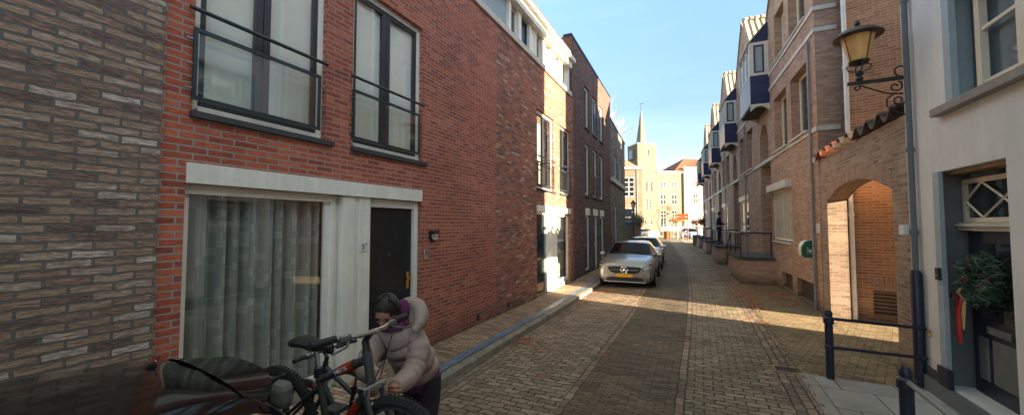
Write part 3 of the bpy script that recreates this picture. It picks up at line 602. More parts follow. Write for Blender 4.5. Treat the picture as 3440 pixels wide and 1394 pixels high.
part(o, 'casing', 'steel', (9.56, 9.65, 0.0, 0.03, 1.38, 1.56), fr=FL); part(o, 'speaker', 'slate', (9.58, 9.63, 0.03, 0.033, 1.48, 1.54), fr=FL)
# upper storey strip: posts, panels and windows
part(mh, 'top_floor_cladding', 'greypanel', (7.371, 8.04, -0.16, -0.10, 6.64, 7.45), fr=FL)
parts(mh, 'top_floor_post', 'white', (8.04, 8.18, -0.12, -0.03, 6.64, 7.45), (8.60, 8.78, -0.12, -0.03, 6.64, 7.45), (9.30, 9.42, -0.12, -0.03, 6.64, 7.45), (9.42, 9.72, -0.12, -0.07, 6.64, 7.45), (9.72, 9.80, -0.12, -0.03, 6.64, 7.45),
     (10.20, 10.50, -0.12, -0.03, 6.64, 7.45), (10.90, 11.40, -0.12, -0.03, 6.64, 7.45), (11.78, 12.02, -0.12, -0.03, 6.64, 7.45), (12.5, 12.8, -0.12, -0.03, 6.64, 7.45), fr=FL)
for a, b, mt in ((8.18, 8.60, 'cream'), (8.78, 9.30, 'darkmetal'), (9.80, 10.20, 'cream'), (10.50, 10.90, 'cream'), (11.40, 11.78, 'cream'), (12.02, 12.5, 'white')):
    win(mh, FL, a, b, 6.68, 7.41, w=-0.11, fw=0.045, mat=mt, gl='bluepane', name='top_floor_window')
part(mh, 'fascia', 'white', (7.371, 12.72, -0.2, 0.10, 7.45, 7.67), (7.371, 12.85, -0.2, 0.20, 7.673, 7.80), fr=FL)
part(mh, 'roof_edge', 'rooffelt', (7.371, 12.86, -0.2, 0.21, 7.803, 7.86), fr=FL)
part(mh, 'corner_cladding', 'greypanel', (12.8, 13.1, -0.3, -0.12, 6.5, 7.6), fr=FL)
part(mh, 'chimney', 'tan_brick', (-4.85, -4.5, 12.3, 12.75, 7.6, 8.25))
part(mh, 'fascia_top', 'stone', (7.372, 12.84, -0.3, 0.18, 7.862, 7.88), fr=FL)

# dark brown brick house
FB = Fr((-4.08, 13.13, 0), (-0.2, 7.5)); bu = lambda y: (y - 13.13) * 1.0004
bh = T('dark_brown_brick_house', 'tall dark brown brick house with narrow windows behind the silver car', 'house', (-4.08, 13.13, 0))
B3 = ((15.02, 15.75), (16.42, 17.3), (17.82, 18.7)); hol = []
for a, b in B3: hol += [(bu(a), bu(b), 5.93, 7.66), (bu(a), bu(b), 3.16, 5.3), (bu(a), bu(b), 0.02, 2.66)]
m = MB(); wall(m, FB, 0, bu(20.7), -0.1, 8.86, hol, rev=0.14); m.build('wall', 'brown_brick', bh)
m = MB(); q0 = FB(0, 0, 0); m.quad(FB(0, 0.0, -0.1), (q0[0] - 7, 13.13, -0.1), (q0[0] - 7, 13.13, 8.86), FB(0, 0.0, 8.86)); m.build('flank_wall', 'side_brick', bh)
m = MB(); shell(m, Fr((-4.22, 13.2, 0), (-0.2, 7.5)), 0, 7.3, -0.1, 8.86, 6.5); m.build('roof', 'rooffelt', bh)
part(bh, 'roof_edge', 'blackblue', (-0.03, bu(20.7), -0.3, 0.03, 8.862, 8.93), fr=FB)
part(bh, 'groove', 'ink', (0, bu(20.7), 0.0, 0.002, 8.43, 8.45), fr=FB)
part(bh, 'flank_cladding', 'greypanel', (-5.6, -4.75, 13.09, 13.12, 7.9, 8.8))
inner(bh, FB, 1.5, 6, 0, 7.8, -0.7)
for i, (a, b) in enumerate(B3):
    a, b = bu(a), bu(b)
    for c, d in ((5.96, 7.66), (3.19, 5.3)):
        win(bh, FB, a, b, c, d, w=-0.06, fw=0.09, gl='bluepane', mat='white')
        part(bh, 'window_sill', 'sill', (a - 0.03, b + 0.06, -0.05, 0.05, c - 0.07, c - 0.015), fr=FB)
    part(bh, 'lintel', 'white', (a, b + 0.03, -0.1, 0.01, 2.37, 2.66), fr=FB)
    if i == 1:
        d_ = part(bh, 'front_door', 'door_dark', (a + 0.02, b - 0.14, -0.14, -0.09, 0.05, 2.3), fr=FB); part(d_, 'door_handle', 'steel', (b - 0.3, b - 0.26, -0.09, -0.04, 1.0, 1.2), fr=FB)
        part(bh, 'door_surround', 'white', (b - 0.14, b, -0.14, -0.05, 0.03, 2.37), fr=FB)
        for z0, z1 in ((5.98, 6.85), (3.22, 4.1)):
            q = MB()
            for k in range(7): x = a + 0.05 + (b - a - 0.1) * k / 6; q.fbox(FB, x - 0.008, x + 0.008, 0.02, 0.036, z0, z1)
            q.fbox(FB, a, b, 0.015, 0.045, z1, z1 + 0.03); q.fbox(FB, a, b, 0.015, 0.045, z0 - 0.02, z0); q.build('balustrade', 'darkmetal', bh)
    else: win(bh, FB, a, b, 0.12, 2.37, w=-0.05, fw=0.10, gl='bluepane', mat='white', name='ground_window')
# rough grey brick house
FG = Fr((-4.30, 20.72, 0), (-0.47, 7.2))
gh = T('grey_brick_house', 'lower grey rough brick house with stone band beyond the dark brown house', 'house', (-4.3, 20.72, 0))
G = [(1.5, 2.6, 4.75, 6.1), (3.9, 5.05, 4.75, 6.1), (1.5, 2.6, 0.3, 3.0)]
m = MB(); wall(m, FG, 0, 7.2, -0.1, 7.7, G, rev=0.14); m.quad(FG(7.2, 0, -0.1), FG(7.2, -6, -0.1), FG(7.2, -6, 7.7), FG(7.2, 0, 7.7)); m.build('wall', 'grey_brick', gh)
m = MB(); shell(m, Fr((-4.45, 20.75, 0), (-0.47, 7.2)), 0, 7.1, -0.1, 7.7, 6); m.build('roof', 'rooffelt', gh)
part(gh, 'roof_edge', 'blackblue', (0, 7.25, -0.3, 0.04, 7.702, 7.80), fr=FG); part(gh, 'stone_band', 'stone', (0, 7.35, 0.002, 0.12, 4.33, 4.58), fr=FG)
for a, b, c, d in G: win(gh, FG, a, b, c, d, w=-0.06, fw=0.09, gl='bluepane', mat='white')
# garden wall beyond, with ivy
FW = Fr((-5.0, 28.05, 0), (-0.4, 12.5))
o = T('garden_wall', 'dark brick garden wall with tiled coping behind the lamp post', 'wall', (-5.0, 28.05, 0))
m = MB(); m.fbox(FW, 0, 12.5, -0.3, 0, -0.1, 2.15); m.build('wall', 'brown_brick', o)
m = MB()
for k in range(42): m.tube([FW(0.15 + k * 0.3, -0.4, 2.27), FW(0.15 + k * 0.3, 0.1, 2.17)], 0.1, 8)
m.build('coping_tiles', 'tile_dark', o); part(o, 'downpipe', 'galv', (11.2, 11.3, 0.0, 0.08, 0, 2.1), fr=FW)
m = MB(); leafcloud(m, [FW(6.5 + 0.2 * k, -0.1 + 0.1 * math.sin(k), 2.35 + 0.25 * math.sin(k * 0.7)) for k in range(34)], 0.06, 2600, 0.22, 3)
iv = T('ivy_plant', 'brownish ivy tumbling over the far end of the garden wall', 'plant', FW(9, 0, 2.2)); m.build('foliage', 'ivy', iv)
m = MB(); rr = random.Random(5)
for k in range(40):
    p = Vector(FW(6.5 + rr.random() * 6.5, -0.1, 2.2)); m.tube([p, p + Vector((rr.uniform(-.3, .3), rr.uniform(-.3, .3), rr.uniform(.2, .7)))], [0.012, 0.004], 4)
m.build('stem', 'twig', iv)

# traffic sign seen from behind, with street name plate
ts = T('traffic_sign', 'grey back of two traffic sign panels on a thin pole by the garden wall', 'traffic sign', (-4.72, 28.3, 0))
m = MB(); m.tube([(-4.72, 28.3, 0), (-4.72, 28.3, 3.15)], 0.035, 10); m.build('pole', 'galv', ts, smooth=True)
fs = Fr((-4.72, 28.24, 0), (0.93, 0.37), (0.37, -0.93))
part(ts, 'sign_panel', 'galv', (-0.41, 0.34, 0.0, 0.03, 2.5, 3.12), fr=fs, bevel=0.01); part(ts, 'sign_panel', 'galv', (-0.24, 0.30, 0.0, 0.03, 2.08, 2.47), fr=fs, bevel=0.01)
o = part(ts, 'street_name_plate', 'signblue', (-0.2, 0.52, 0.03, 0.05, 1.98, 2.08), fr=fs)
# lantern on post
def lantern(par, c, s=1.0, glassm='lamp_glass2', n=6, rim=0.24):
    x, y, z = c
    m = MB(); m.lathe([(0.10 * s, 0.0), (rim * 0.83 * s, 0.42 * s)], (x, y, z), n); m.build('lamp_glass', glassm, par)
    m = MB(); m.lathe([(0.11 * s, -0.03 * s), (0.12 * s, 0.0)], (x, y, z), n)
    for k in range(n):
        a = 2 * math.pi * k / n
        m.tube([(x + 0.104 * s * math.cos(a), y + 0.104 * s * math.sin(a), z), (x + rim * 0.86 * s * math.cos(a), y + rim * 0.86 * s * math.sin(a), z + 0.42 * s)], 0.009 * s, 5)
    m.build('lantern_frame', 'black', par)
    m = MB(); m.lathe([(rim * 1.0 * s, 0.42 * s), (rim * 0.95 * s, 0.45 * s), (rim * 0.35 * s, 0.60 * s), (rim * 0.32 * s, 0.66 * s), (rim * 0.1 * s, 0.70 * s), (0.012 * s, 0.78 * s)], (x, y, z), 12 if n > 6 else n); m.build('lamp_hood', 'black', par)
def lamppost(loc, label, h=4.1, mat='black', rim=0.24):
    x, y, z = loc; t = T('street_lamp', label, 'street lamp', loc, None)
    m = MB(); m.lathe([(0.14, 0), (0.14, 0.25), (0.09, 0.35), (0.07, 0.9), (0.085, 0.95), (0.055, 1.05), (0.04, h - 1.15), (0.06, h - 1.1), (0.035, h - 1.02), (0.03, h - 0.8)], loc, 12); m.build('post', mat, t, smooth=True)
    m = MB(); m.tube([(x - 0.28, y, h - 1.12), (x + 0.28, y, h - 1.12)], 0.015, 6)
    for s_ in (-1, 1): m.tube([(x + s_ * 0.28, y, h - 1.12), (x + s_ * 0.34, y, h - 1.06), (x + s_ * 0.29, y, h - 0.99)], 0.012, 6)
    for s_ in (-1, 1): m.tube([(x, y, h - 0.95), (x + s_ * 0.09, y, h - 0.88), (x + s_ * 0.08, y, h - 0.78)], 0.012, 6)
    m.build('bracket', mat, t)
    lantern(t, (x, y, z + h - 0.78), 1.0, 'lamp_glass2', 6, rim); return t
lamppost((-5.0, 33.0, 0), 'black street lamp with cream lantern in front of the garden wall')

# ---------------------------------------------------------------- right side: row of gabled houses with oriels
FD = Vector((-0.065, 1)).normalized()
FRt = Fr((2.47, 10.94, 0), FD, (-1, -0.065))      # u away from the camera, w towards the street
def arch_fill(mb, fr, a, b, zs, zc, zt, w0, w1, n=10):
    # spandrel between an arched head (springing zs, crown zc) and the square top zt
    pts = [(a + (b - a) * i / n, zs + (zc - zs) * math.sin(math.pi * i / n) ** 0.6) for i in range(n + 1)]
    for (u0, z0), (u1, z1) in zip(pts, pts[1:]):
        mb.add([fr(u, w, z) for w in (w0, w1) for u, z in ((u0, z0), (u1, z1), (u1, zt), (u0, zt))], [(0, 1, 2, 3), (7, 6, 5, 4), (0, 4, 5, 1)])
def oriel_house(k):
    U = 6.72 * k; F_ = lambda u, w, z: FRt(u + U, w, z)
    names = ['nearest tan brick gabled house with defibrillator box and roller blind', 'second tan brick gabled house, before which the first railing landing ends', 'third tan brick gabled house, where a man stands at the door',
             'fourth tan brick gabled house along the right side', 'farthest tan brick gabled house at the end of the right row']
    base = F_(0, 0, 0)
    t = T('gabled_house', names[k], 'house', base, 'tan brick gabled houses with navy oriels')
    hl = [(0.62, 1.98, 4.27, 6.02), (2.42, 3.8, 4.27, 6.02), (0.62, 1.98, 7.08, 8.6), (2.42, 3.5, 7.08, 8.6)]
    if k == 0: hl += [(2.2, 4.4, 1.46, 3.26), (2.35, 3.42, 0.08, 0.55), (0.55, 1.9, 0.06, 0.56)]
    else: hl += [(1.9, 4.25, 1.6, 3.25), (2.5, 3.3, 0.1, 0.5)]
    GE, GP, GC = 8.95, 11.15 + 0.0 * k, 2.3
    m = MB(); wall(m, F_, 0, 4.45, -0.1, GE, hl, rev=0.32)
    m.prism([F_(0.05, 0, GE), F_(4.45, 0, GE), F_(GC, 0, GP)], Vector(F_(0, -0.3, 0)) - Vector(F_(0, 0, 0)))
    # recess wall pieces: high wall over the loggia, pier, loggia arch
    wall(m, F_, 4.45, 6.72, 5.75, 8.6); wall(m, F_, 6.05, 6.72, -0.1, 5.75, (), 0)
    arch_fill(m, F_, 4.75, 6.05, 5.0, 5.62, 5.75, -0.35, 0)
    m.fbox(F_, 4.45, 4.75, -0.35, 0, 4.27, 5.75)
    m.quad(F_(6.05, 0, -0.1), F_(6.05, -1.3, -0.1), F_(6.05, -1.3, 5.75), F_(6.05, 0, 5.75))
    m.quad(F_(4.45, 0, -0.1), F_(4.45, -1.3, -0.1), F_(4.45, -1.3, 8.6), F_(4.45, 0, 8.6))
    m.quad(F_(4.45, -0.5, 5.75), F_(6.05, -0.5, 5.75), F_(6.05, 0, 5.75), F_(4.45, 0, 5.75))
    m.quad(F_(4.45, -1.2, -0.1), F_(6.05, -1.2, -0.1), F_(6.05, -1.2, 5.75), F_(4.45, -1.2, 5.75))
    if k == 0:
        m.quad(F_(0, 0, -0.1), F_(0, -7, -0.1), F_(0, -7, GE), F_(0, 0, GE))
    m.quad(F_(0, -0.02, 8.4), F_(0, -7, 8.4), F_(0, -7, GE), F_(0, -0.02, GE)); m.quad(F_(4.45, -0.02, 8.4), F_(4.45, -7, 8.4), F_(4.45, -7, GE), F_(4.45, -0.02, GE))
    m.quad(F_(0, -7, 0), F_(6.72, -7, 0), F_(6.72, -7, GE), F_(0, -7, GE))
    if k == 4: m.quad(F_(6.72, 0, -0.1), F_(6.72, -7, -0.1), F_(6.72, -7, 8.6), F_(6.72, 0, 8.6))
    m.build('wall', 'tan_brick', t)
    m = MB(); m.fbox(F_, 4.50, 6.72, -1.24, -1.21, 2.6, 4.2); m.build('recess_boards', 'boards', t) if False else None
    # steep tiled roof, ridge running back from the street
    e = Vector(F_(0, -7, 0)) - Vector(F_(0, 0, 0)); m = MB()
    def rp(u, z, w): return Vector(F_(u, w, z))
    for sgn in (0, 1):
        uu, zz = ((-0.08, GE - 0.05) if not sgn else (4.53, GE - 0.05))
        a, b = rp(uu, zz, 0.05), rp(GC, GP + 0.10, 0.05); a2, b2 = rp(uu, zz, -7), rp(GC, GP + 0.10, -7)
        nrm = Vector((0, 0, 0.07)); m.add([a, b, b2, a2, a - nrm, b - nrm, b2 - nrm, a2 - nrm], [(0, 1, 2, 3), (7, 6, 5, 4), (0, 4, 5, 1), (1, 5, 6, 2), (2, 6, 7, 3), (3, 7, 4, 0)])
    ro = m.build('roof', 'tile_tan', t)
    m = MB()
    for j in range(16): m.tube([rp(GC, GP + 0.13, -0.02 - j * 0.42), rp(GC, GP + 0.17, -0.40 - j * 0.42)], 0.10, 6)
    m.build('ridge_tiles', 'tile_tan', ro)
    m = MB(); m.fbox(F_, 3.6, 4.1, -0.9, -0.45, 8.9, 9.95); m.build('chimney', 'tan_brick', ro); m = MB(); m.fbox(F_, 3.5, 4.2, -1.0, -0.35, 9.953, 10.02); m.build('chimney_cap', 'concrete', ro)
    m = MB(); m.fbox(F_, 4.45, 6.80, -7, -0.02, 8.60, 8.66); m.build('flat_roof', 'rooffelt', t)
    m = MB(); m.fbox(F_, 2.25, 2.33, -0.02, 0.006, 9.6, 10.2); m.build('gable_slit', 'ink', t)
    # bands
    m = MB()
    for z, e_ in ((4.155, 4.45), (6.47, 4.45), (6.98, 4.45)): m.fbox(F_, -0.02, e_, 0.003, 0.03, z, z + 0.10)
    m.fbox(F_, 0.5, 2.05, -0.1, 0.09, 4.258, 4.30); m.fbox(F_, 2.3, 3.9, -0.1, 0.09, 4.258, 4.30); m.fbox(F_, 0.5, 3.9, -0.1, 0.07, 7.083, 7.12); m.fbox(F_, 4.45, 6.72, -0.34, 0.03, 4.155, 4.27)
    if k == 0:
        for z in (4.155, 6.47, 6.98): m.fbox(F_, -0.024, -0.002, -0.42, 0.03, z, z + 0.10)
    m.build('stone_band', 'stone', t)
    # windows set deep
    for h in hl[:4]: win(t, F_, h[0] + 0.35, h[1] - 0.02, h[2] + 0.03, h[3], w=-0.2, fw=0.08, mat='cream', gl='pane', th=0.06)
    m = MB()
    for h in hl[:4]: m.fbox(F_, h[0], h[0] + 0.35, -0.32, -0.24, h[2], h[3])
    m.build('window_side_panel', 'tan_brick', t)
    inner(t, F_, 0.3, 4.3, 0, 8.8, -0.5)
    if k == 0:
        o = win(t, F_, 2.2, 4.4, 1.5, 3.1, w=-0.05, fw=0.07, mat='cream', gl='pane', mul=(3.3,), name='ground_window')
        part(o, 'roller_blind', 'roller', (2.27, 4.33, -0.075, -0.055, 1.56, 3.03), fr=F_); part(o, 'blind_box', 'stone', (2.16, 4.44, -0.05, 0.16, 3.05, 3.28), fr=F_, bevel=0.02)
        part(o, 'sill', 'stone', (2.2, 3.2, -0.05, 0.06, 1.42, 1.47), (3.3, 4.4, -0.05, 0.06, 1.42, 1.47), fr=F_)
        for h in hl[5:7]: part(t, 'cellar_grille', 'grille', (h[0], h[1], -0.14, -0.10, h[2], h[3]), fr=F_)
        for u, v in ((0.02, 0.5),): pass
    else:
        for a, b in ((1.95, 3.02), (3.12, 4.2)): win(t, F_, a, b, 1.62, 3.08, w=-0.04, fw=0.12, mat='white', gl='bluepane', name='ground_window')
        part(t, 'window_head', 'cream', (1.88, 4.27, 0.003, 0.03, 3.08, 3.3), fr=F_); part(t, 'window_sill', 'stone', (1.9, 3.0, -0.05, 0.05, 1.55, 1.6), (3.15, 4.2, -0.05, 0.05, 1.55, 1.6), fr=F_)
        part(t, 'cellar_grille', 'grille', (2.5, 3.3, -0.14, -0.10, 0.1, 0.5), fr=F_)
    # recess: grey boards, side light, door
    part(t, 'recess_cladding', 'boards', (4.452, 4.50, -1.15, -0.02, 0.9, 4.15), (4.5, 6.04, -1.19, -1.13, 0.9, 4.15), fr=F_)
    d_ = part(t, 'front_door', 'bluegrey', (4.9, 5.8, -1.13, -1.08, 0.9, 3.0), fr=F_); part(d_, 'door_handle', 'steel', (5.65, 5.7, -1.08, -1.03, 1.9, 2.0), fr=F_)
    win(t, F_, 4.82, 5.98, 4.4, 5.2, w=-0.9, fw=0.07, mat='cream', gl='pane', name='loggia_window')
    # oriel
    a, b, P = 4.33, 6.4, 0.56
    m = MB(); m.fbox(F_, a, b, 0.004, P, 6.10, 7.08); bx = m.build('oriel_base', 'navy', t)
    m = MB(); m.fbox(F_, a - 0.005, b + 0.005, 0.004, P + 0.01, 7.083, 7.17); m.fbox(F_, a - 0.005, b + 0.005, 0.004, P + 0.01, 8.14, 8.24)
    for u, w0, w1 in ((a, 0.004, 0.13), (a, P - 0.12, P + 0.01), (b - 0.10, 0.004, 0.12), (b - 0.10, P - 0.12, P + 0.01)): m.fbox(F_, u - 0.004, u + 0.10, w0, w1, 7.17, 8.14)
    for u in (a + 0.62, a + 1.28): m.fbox(F_, u, u + 0.1, P - 0.08, P + 0.01, 7.17, 8.14)
    of = m.build('oriel_frame', 'stone', t)
    m = MB(); m.fbox(F_, a + 0.02, b - 0.02, P - 0.06, P - 0.03, 7.16, 8.15); m.fbox(F_, a + 0.03, a + 0.05, 0.03, P - 0.06, 7.16, 8.15); m.fbox(F_, b - 0.05, b - 0.03, 0.03, P - 0.06, 7.16, 8.15); m.build('pane', 'lightpane', of)
    m = MB()
    for w0, w1 in ((0.13, 0.18), (P - 0.17, P - 0.12)): m.fbox(F_, a + 0.0, a + 0.028, w0, w1, 7.17, 8.14)
    for z in (7.17, 8.09): m.fbox(F_, a + 0.0, a + 0.028, 0.18, P - 0.17, z, z + 0.05)
    m.build('casement', 'navy', of)
    for u in (a + 0.10, a + 0.72, a + 1.38): part(of, 'casement', 'navy', (u, u + 0.05, P - 0.03, P, 7.17, 8.14), fr=F_)
    m = MB(); m.prism([F_(a, 0.003, 8.243), F_(a, P, 8.243), F_(a, 0.003, 8.86)], Vector(F_(b, 0, 0)) - Vector(F_(a, 0, 0))); m.build('oriel_cheek', 'navy', t)
    m = MB(); v1 = Vector(F_(a - 0.03, P + 0.06, 8.19)); v2 = Vector(F_(a - 0.03, 0.0, 8.91)); L_ = Vector(F_(b + 0.06, 0, 0)) - Vector(F_(a, 0, 0)); up = Vector((0, 0, 0.05))
    m.prism([v1, v2, v2 + up, v1 + up], L_); m.build('oriel_roof', 'stone', t)
    m = MB(); arch_pts = [(0.004 + (P - 0.004) * i / 10, 5.86 + 0.17 * math.sin(math.pi * i / 10)) for i in range(11)]
    for u0 in (a + 0.0, b - 0.08):
        m = MB()
        for (w0, z0), (w1, z1) in zip(arch_pts, arch_pts[1:]): m.add([F_(u, w, z) for u in (u0, u0 + 0.08) for w, z in ((w0, z0), (w1, z1), (w1, 6.097), (w0, 6.097))], [(0, 1, 2, 3), (7, 6, 5, 4), (0, 4, 5, 1), (2, 6, 7, 3)])
        m.build('oriel_bracket', 'stone', t)
    m = MB(); m.fbox(F_, a + 0.08, b - 0.08, 0.01, P - 0.01, 6.03, 6.09); m.build('oriel_soffit', 'plinth', t)
    return t
for k in range(5): oriel_house(k)
# defibrillator box, wall sign, pipes
o = T('defibrillator_box', 'green rounded defibrillator box with white front and heart logo on the tan brick wall', 'defibrillator box', FRt(0.9, 0, 1.2))
m = MB(); prof = [(0.0, 1.20), (0.20, 1.20), (0.25, 1.24), (0.265, 1.38), (0.25, 1.48), (0.20, 1.57), (0.12, 1.61), (0.0, 1.61)]
m.prism([FRt(0.42, w_, z_) for w_, z_ in prof], Vector(FRt(0.42 + 0.10, 0, 0)) - Vector(FRt(0.42, 0, 0))); m.build('casing', 'green_plastic', o, bevel=0.01)
m = MB(); prof2 = [(0.0, 1.205), (0.18, 1.205), (0.24, 1.245), (0.25, 1.385), (0.24, 1.485), (0.19, 1.575), (0.11, 1.605), (0.0, 1.605)]
m.prism([FRt(0.523, w_, z_) for w_, z_ in prof2], Vector(FRt(0.523 + 0.24, 0, 0)) - Vector(FRt(0.523, 0, 0))); m.build('front_shell', 'white_plastic', o, bevel=0.01)
m = MB()   # heart and bolt mark on the flank that faces the camera
hc = lambda a_, b_: FRt(0.418, 0.10 + a_, 1.36 + b_)
hp = [hc(0.042 * math.sin(x) ** 3, 0.0026 * (13 * math.cos(x) - 5 * math.cos(2 * x) - 2 * math.cos(3 * x) - math.cos(4 * x))) for x in [2 * math.pi * i / 20 for i in range(20)]]
m.prism(hp, Vector(FRt(0.415, 0, 0)) - Vector(FRt(0.418, 0, 0)))
for a0, a1, b0, b1 in ((-0.062, 0.062, 0.056, 0.062), (-0.062, 0.062, -0.062, -0.056), (-0.062, -0.056, -0.062, 0.062), (0.056, 0.062, -0.062, 0.035), (0.045, 0.07, 0.068, 0.075), (0.054, 0.061, 0.059, 0.084)): m.fbox(FRt, 0.415, 0.418, 0.10 + a0, 0.10 + a1, 1.36 + b0, 1.36 + b1)
m.build('heart_mark', 'white_plastic', o)
m = MB(); m.prism([hc(0.006, 0.018), hc(-0.014, -0.004), hc(0.0, -0.002), hc(-0.006, -0.026), hc(0.015, 0.002), hc(0.001, 0.001)], Vector(FRt(0.412, 0, 0)) - Vector(FRt(0.416, 0, 0))); m.build('bolt_mark', 'green_plastic', o)
o = T('wall_sign', 'small white sign plate with a round emblem beside the downpipe', 'sign', FRt(0.16, 0, 1.9))
part(o, 'plate', 'white_plastic', (0.04, 0.26, 0.0, 0.01, 1.84, 2.02), (0.04, 0.26, 0.0, 0.014, 1.80, 1.832), fr=FRt)
m = MB(); m.prism([FRt(0.15 + 0.02 * math.cos(a_ * math.pi / 5), 0.012, 1.97 + 0.02 * math.sin(a_ * math.pi / 5)) for a_ in range(10)], Vector(FRt(0, 0.002, 0)) - Vector(FRt(0, 0, 0)))
m.fbox(FRt, 0.12, 0.22, 0.011, 0.013, 1.89, 1.905); m.build('emblem', 'slate', o)
q_ = FRt(0.33, 0.05, 0); pipe('downpipe', 'grey rain pipe running down the corner of the nearest gabled house', [(q_[0], q_[1], 6.4), (q_[0], q_[1], 0.0)], 0.030, 'zinc', bands=(1.0, 2.6, 4.6))
for k, lb in ((1, 'thin rain pipe down the second gabled house'), (2, 'thin rain pipe down the third gabled house'), (3, 'thin rain pipe down the fourth gabled house')):
    q_ = FRt(6.72 * k + 2.2, 0.05, 0); pipe('downpipe', lb, [(q_[0], q_[1], 6.4), (q_[0], q_[1], 0.0)], 0.03, 'zinc', 8, group='rain pipes on the right row')

# landings with iron railings
def landing(k, label):
    U = 6.65 * k + (0.15 if k else 0); F_ = lambda u, w, z: FRt(u + U, w, z)
    t = T('entrance_landing', label, 'steps', F_(4.2, 0.5, 0), 'brick landings before the doors')
    m = MB(); m.fbox(F_, 4.2, 6.6, -1.2, 1.0, -0.1, 0.80); m.build('base', 'tan_brick', t)
    part(t, 'floor_slab', 'plinth', (4.16, 6.64, -1.2, 1.05, 0.802, 0.90), fr=F_, bevel=0.01)
    m = MB()
    for j in range(4): m.fbox(F_, 6.642 + 0.3 * j, 6.94 + 0.3 * j, 0.0, 1.0, -0.1, 0.70 - 0.18 * j)
    m.build('steps', 'concrete', t)
    m = MB(); P = lambda u, w, z: Vector(F_(u, w, z))
    m.tube([P(4.25, 0.06, 1.70), P(4.25, 0.98, 1.70)], 0.026, 8); m.tube([P(4.25, 0.98, 1.70), P(6.55, 0.98, 1.70)], 0.026, 8); m.tube([P(6.55, 0.98, 1.70), P(7.75, 0.98, 0.98)], 0.024, 8)
    m.build('handrail', 'black', t, smooth=True)
    for u, w_ in ((4.25, 0.1), (4.25, 0.98), (5.4, 0.98), (6.55, 0.98)):
        m = MB(); m.tube([P(u, w_, 0.88), P(u, w_, 1.69)], 0.018, 6); m.build('railing_post', 'black', t)
    m = MB(); m.tube([P(7.75, 0.98, 0.0), P(7.75, 0.98, 1.0)], 0.018, 6); m.tube([P(6.55, 0.98, 1.2), P(7.75, 0.98, 0.5)], 0.014, 6); m.build('stair_post', 'black', t)
    return t
for k, lb in enumerate(['nearest brick landing with black railings before the gabled houses', 'second brick landing with black railings, where the man stands', 'third brick landing with black railings', 'farthest brick landing with black railings']): landing(k, lb)

# ---------------------------------------------------------------- yard wall with arch
FA = Fr((2.47, 0, 0), (0, 1), (-1, 0))
at = T('arched_yard_wall', 'weathered brick yard wall with arched opening and pantile coping', 'wall', (2.47, 8.8, 0))
m = MB(); wall(m, FA, 6.72, 10.9, -0.1, 3.46, [(7.28, 10.40, -0.1, 2.80)], rev=0.33)
m.build('wall', 'arch_brick', at)
m = MB(); wall(m, Fr((2.80, 0, 0), (0, 1), (1, 0)), 6.72, 10.9, -0.1, 3.46, [(7.28, 10.40, -0.1, 2.80)], rev=0); m.build('back_wall', 'arch_brick', at)
m = MB(); n = 16; A0, A1 = 7.28, 10.40
pts = [(A0 + (A1 - A0) * i / n, 2.52 + 0.27 * math.sin(math.pi * i / n) ** 0.8) for i in range(n + 1)]
for (u0, z0), (u1, z1) in zip(pts, pts[1:]): m.add([FA(u, w_, z) for w_ in (0.003, -0.333) for u, z in ((u0, z0), (u1, z1), (u1, z1 + 0.24), (u0, z0 + 0.24))], [(0, 1, 2, 3), (7, 6, 5, 4), (0, 4, 5, 1), (3, 2, 6, 7), (0, 3, 7, 4), (1, 5, 6, 2)])
m.build('arch_ring', 'tan_soldier', at)
m = MB()
m.add([FA(u, w_, z) for w_ in (0.0, -0.33) for u, z in ((A0, 2.50), (A0 + 0.9, 2.79), (A0, 2.79))], [(0, 1, 2), (5, 4, 3)]); m.add([FA(u, w_, z) for w_ in (0.0, -0.33) for u, z in ((A1, 2.50), (A1 - 0.9, 2.79), (A1, 2.79))], [(0, 1, 2), (5, 4, 3)])
m.build('arch_shoulder', 'arch_brick', at)
for j in range(9):      # S-shaped pantiles on the coping, each draining to the street
    y0 = 6.84 + j * 0.455; m = MB(); cs_ = []
    for i in range(13):
        s_ = i / 12.0; cs_.append((y0 + s_ * 0.47, 3.53 + 0.085 * math.sin(2 * math.pi * s_ + 0.4)))
    for (ya, za), (yb, zb) in zip(cs_, cs_[1:]):
        m.add([(X_, y_, z_ + dz + rise) for X_, rise in ((2.38, 0), (2.9, 0.10)) for y_, z_, dz in ((ya, za, 0), (yb, zb, 0), (yb, zb, 0.028), (ya, za, 0.028))], [(0, 1, 2, 3), (7, 6, 5, 4), (0, 4, 5, 1), (2, 6, 7, 3)])
    m.build('coping_tile', 'tile_dark' if j < 6 else 'terracotta', at, smooth=False)
part(at, 'downspout_end', 'white_plastic', (2.36, 2.42, 10.86, 10.93, 3.42, 3.52))
# building behind the yard, running back at the angle of the low sun
FK = Fr((2.93, 10.64, 0), (1, -0.30), (-0.30, -1))
kb = T('yard_building', 'orange brown brick building seen through the arch and above the yard wall', 'building', FK(0, 0, 0))
m = MB(); wall(m, FK, 0, 9.0, -0.1, 11.5, [(0.30, 1.0, 0.12, 0.62)], rev=0.1); m.quad(FK(9, 0, 0), FK(9, -5, 0), FK(9, -5, 11.5), FK(9, 0, 11.5)); m.build('wall', 'orange_brick', kb)
m = MB()
for j in range(9):
    u = 0.34 + j * 0.072; s0 = (u - 0.65) * 0.0; s1 = (u - 0.65) * 0.35
    m.add([FK(u + s0, 0.003, 0.625), FK(u + 0.066 + s0, 0.003, 0.625), FK(u + 0.066 + s1, 0.003, 0.93), FK(u + s1, 0.003, 0.93)], [(0, 1, 2, 3)])
m.build('flat_arch', 'tan_soldier', kb)
part(kb, 'cellar_grille', 'grille', (0.30, 1.0, -0.09, -0.05, 0.12, 0.62), fr=FK)
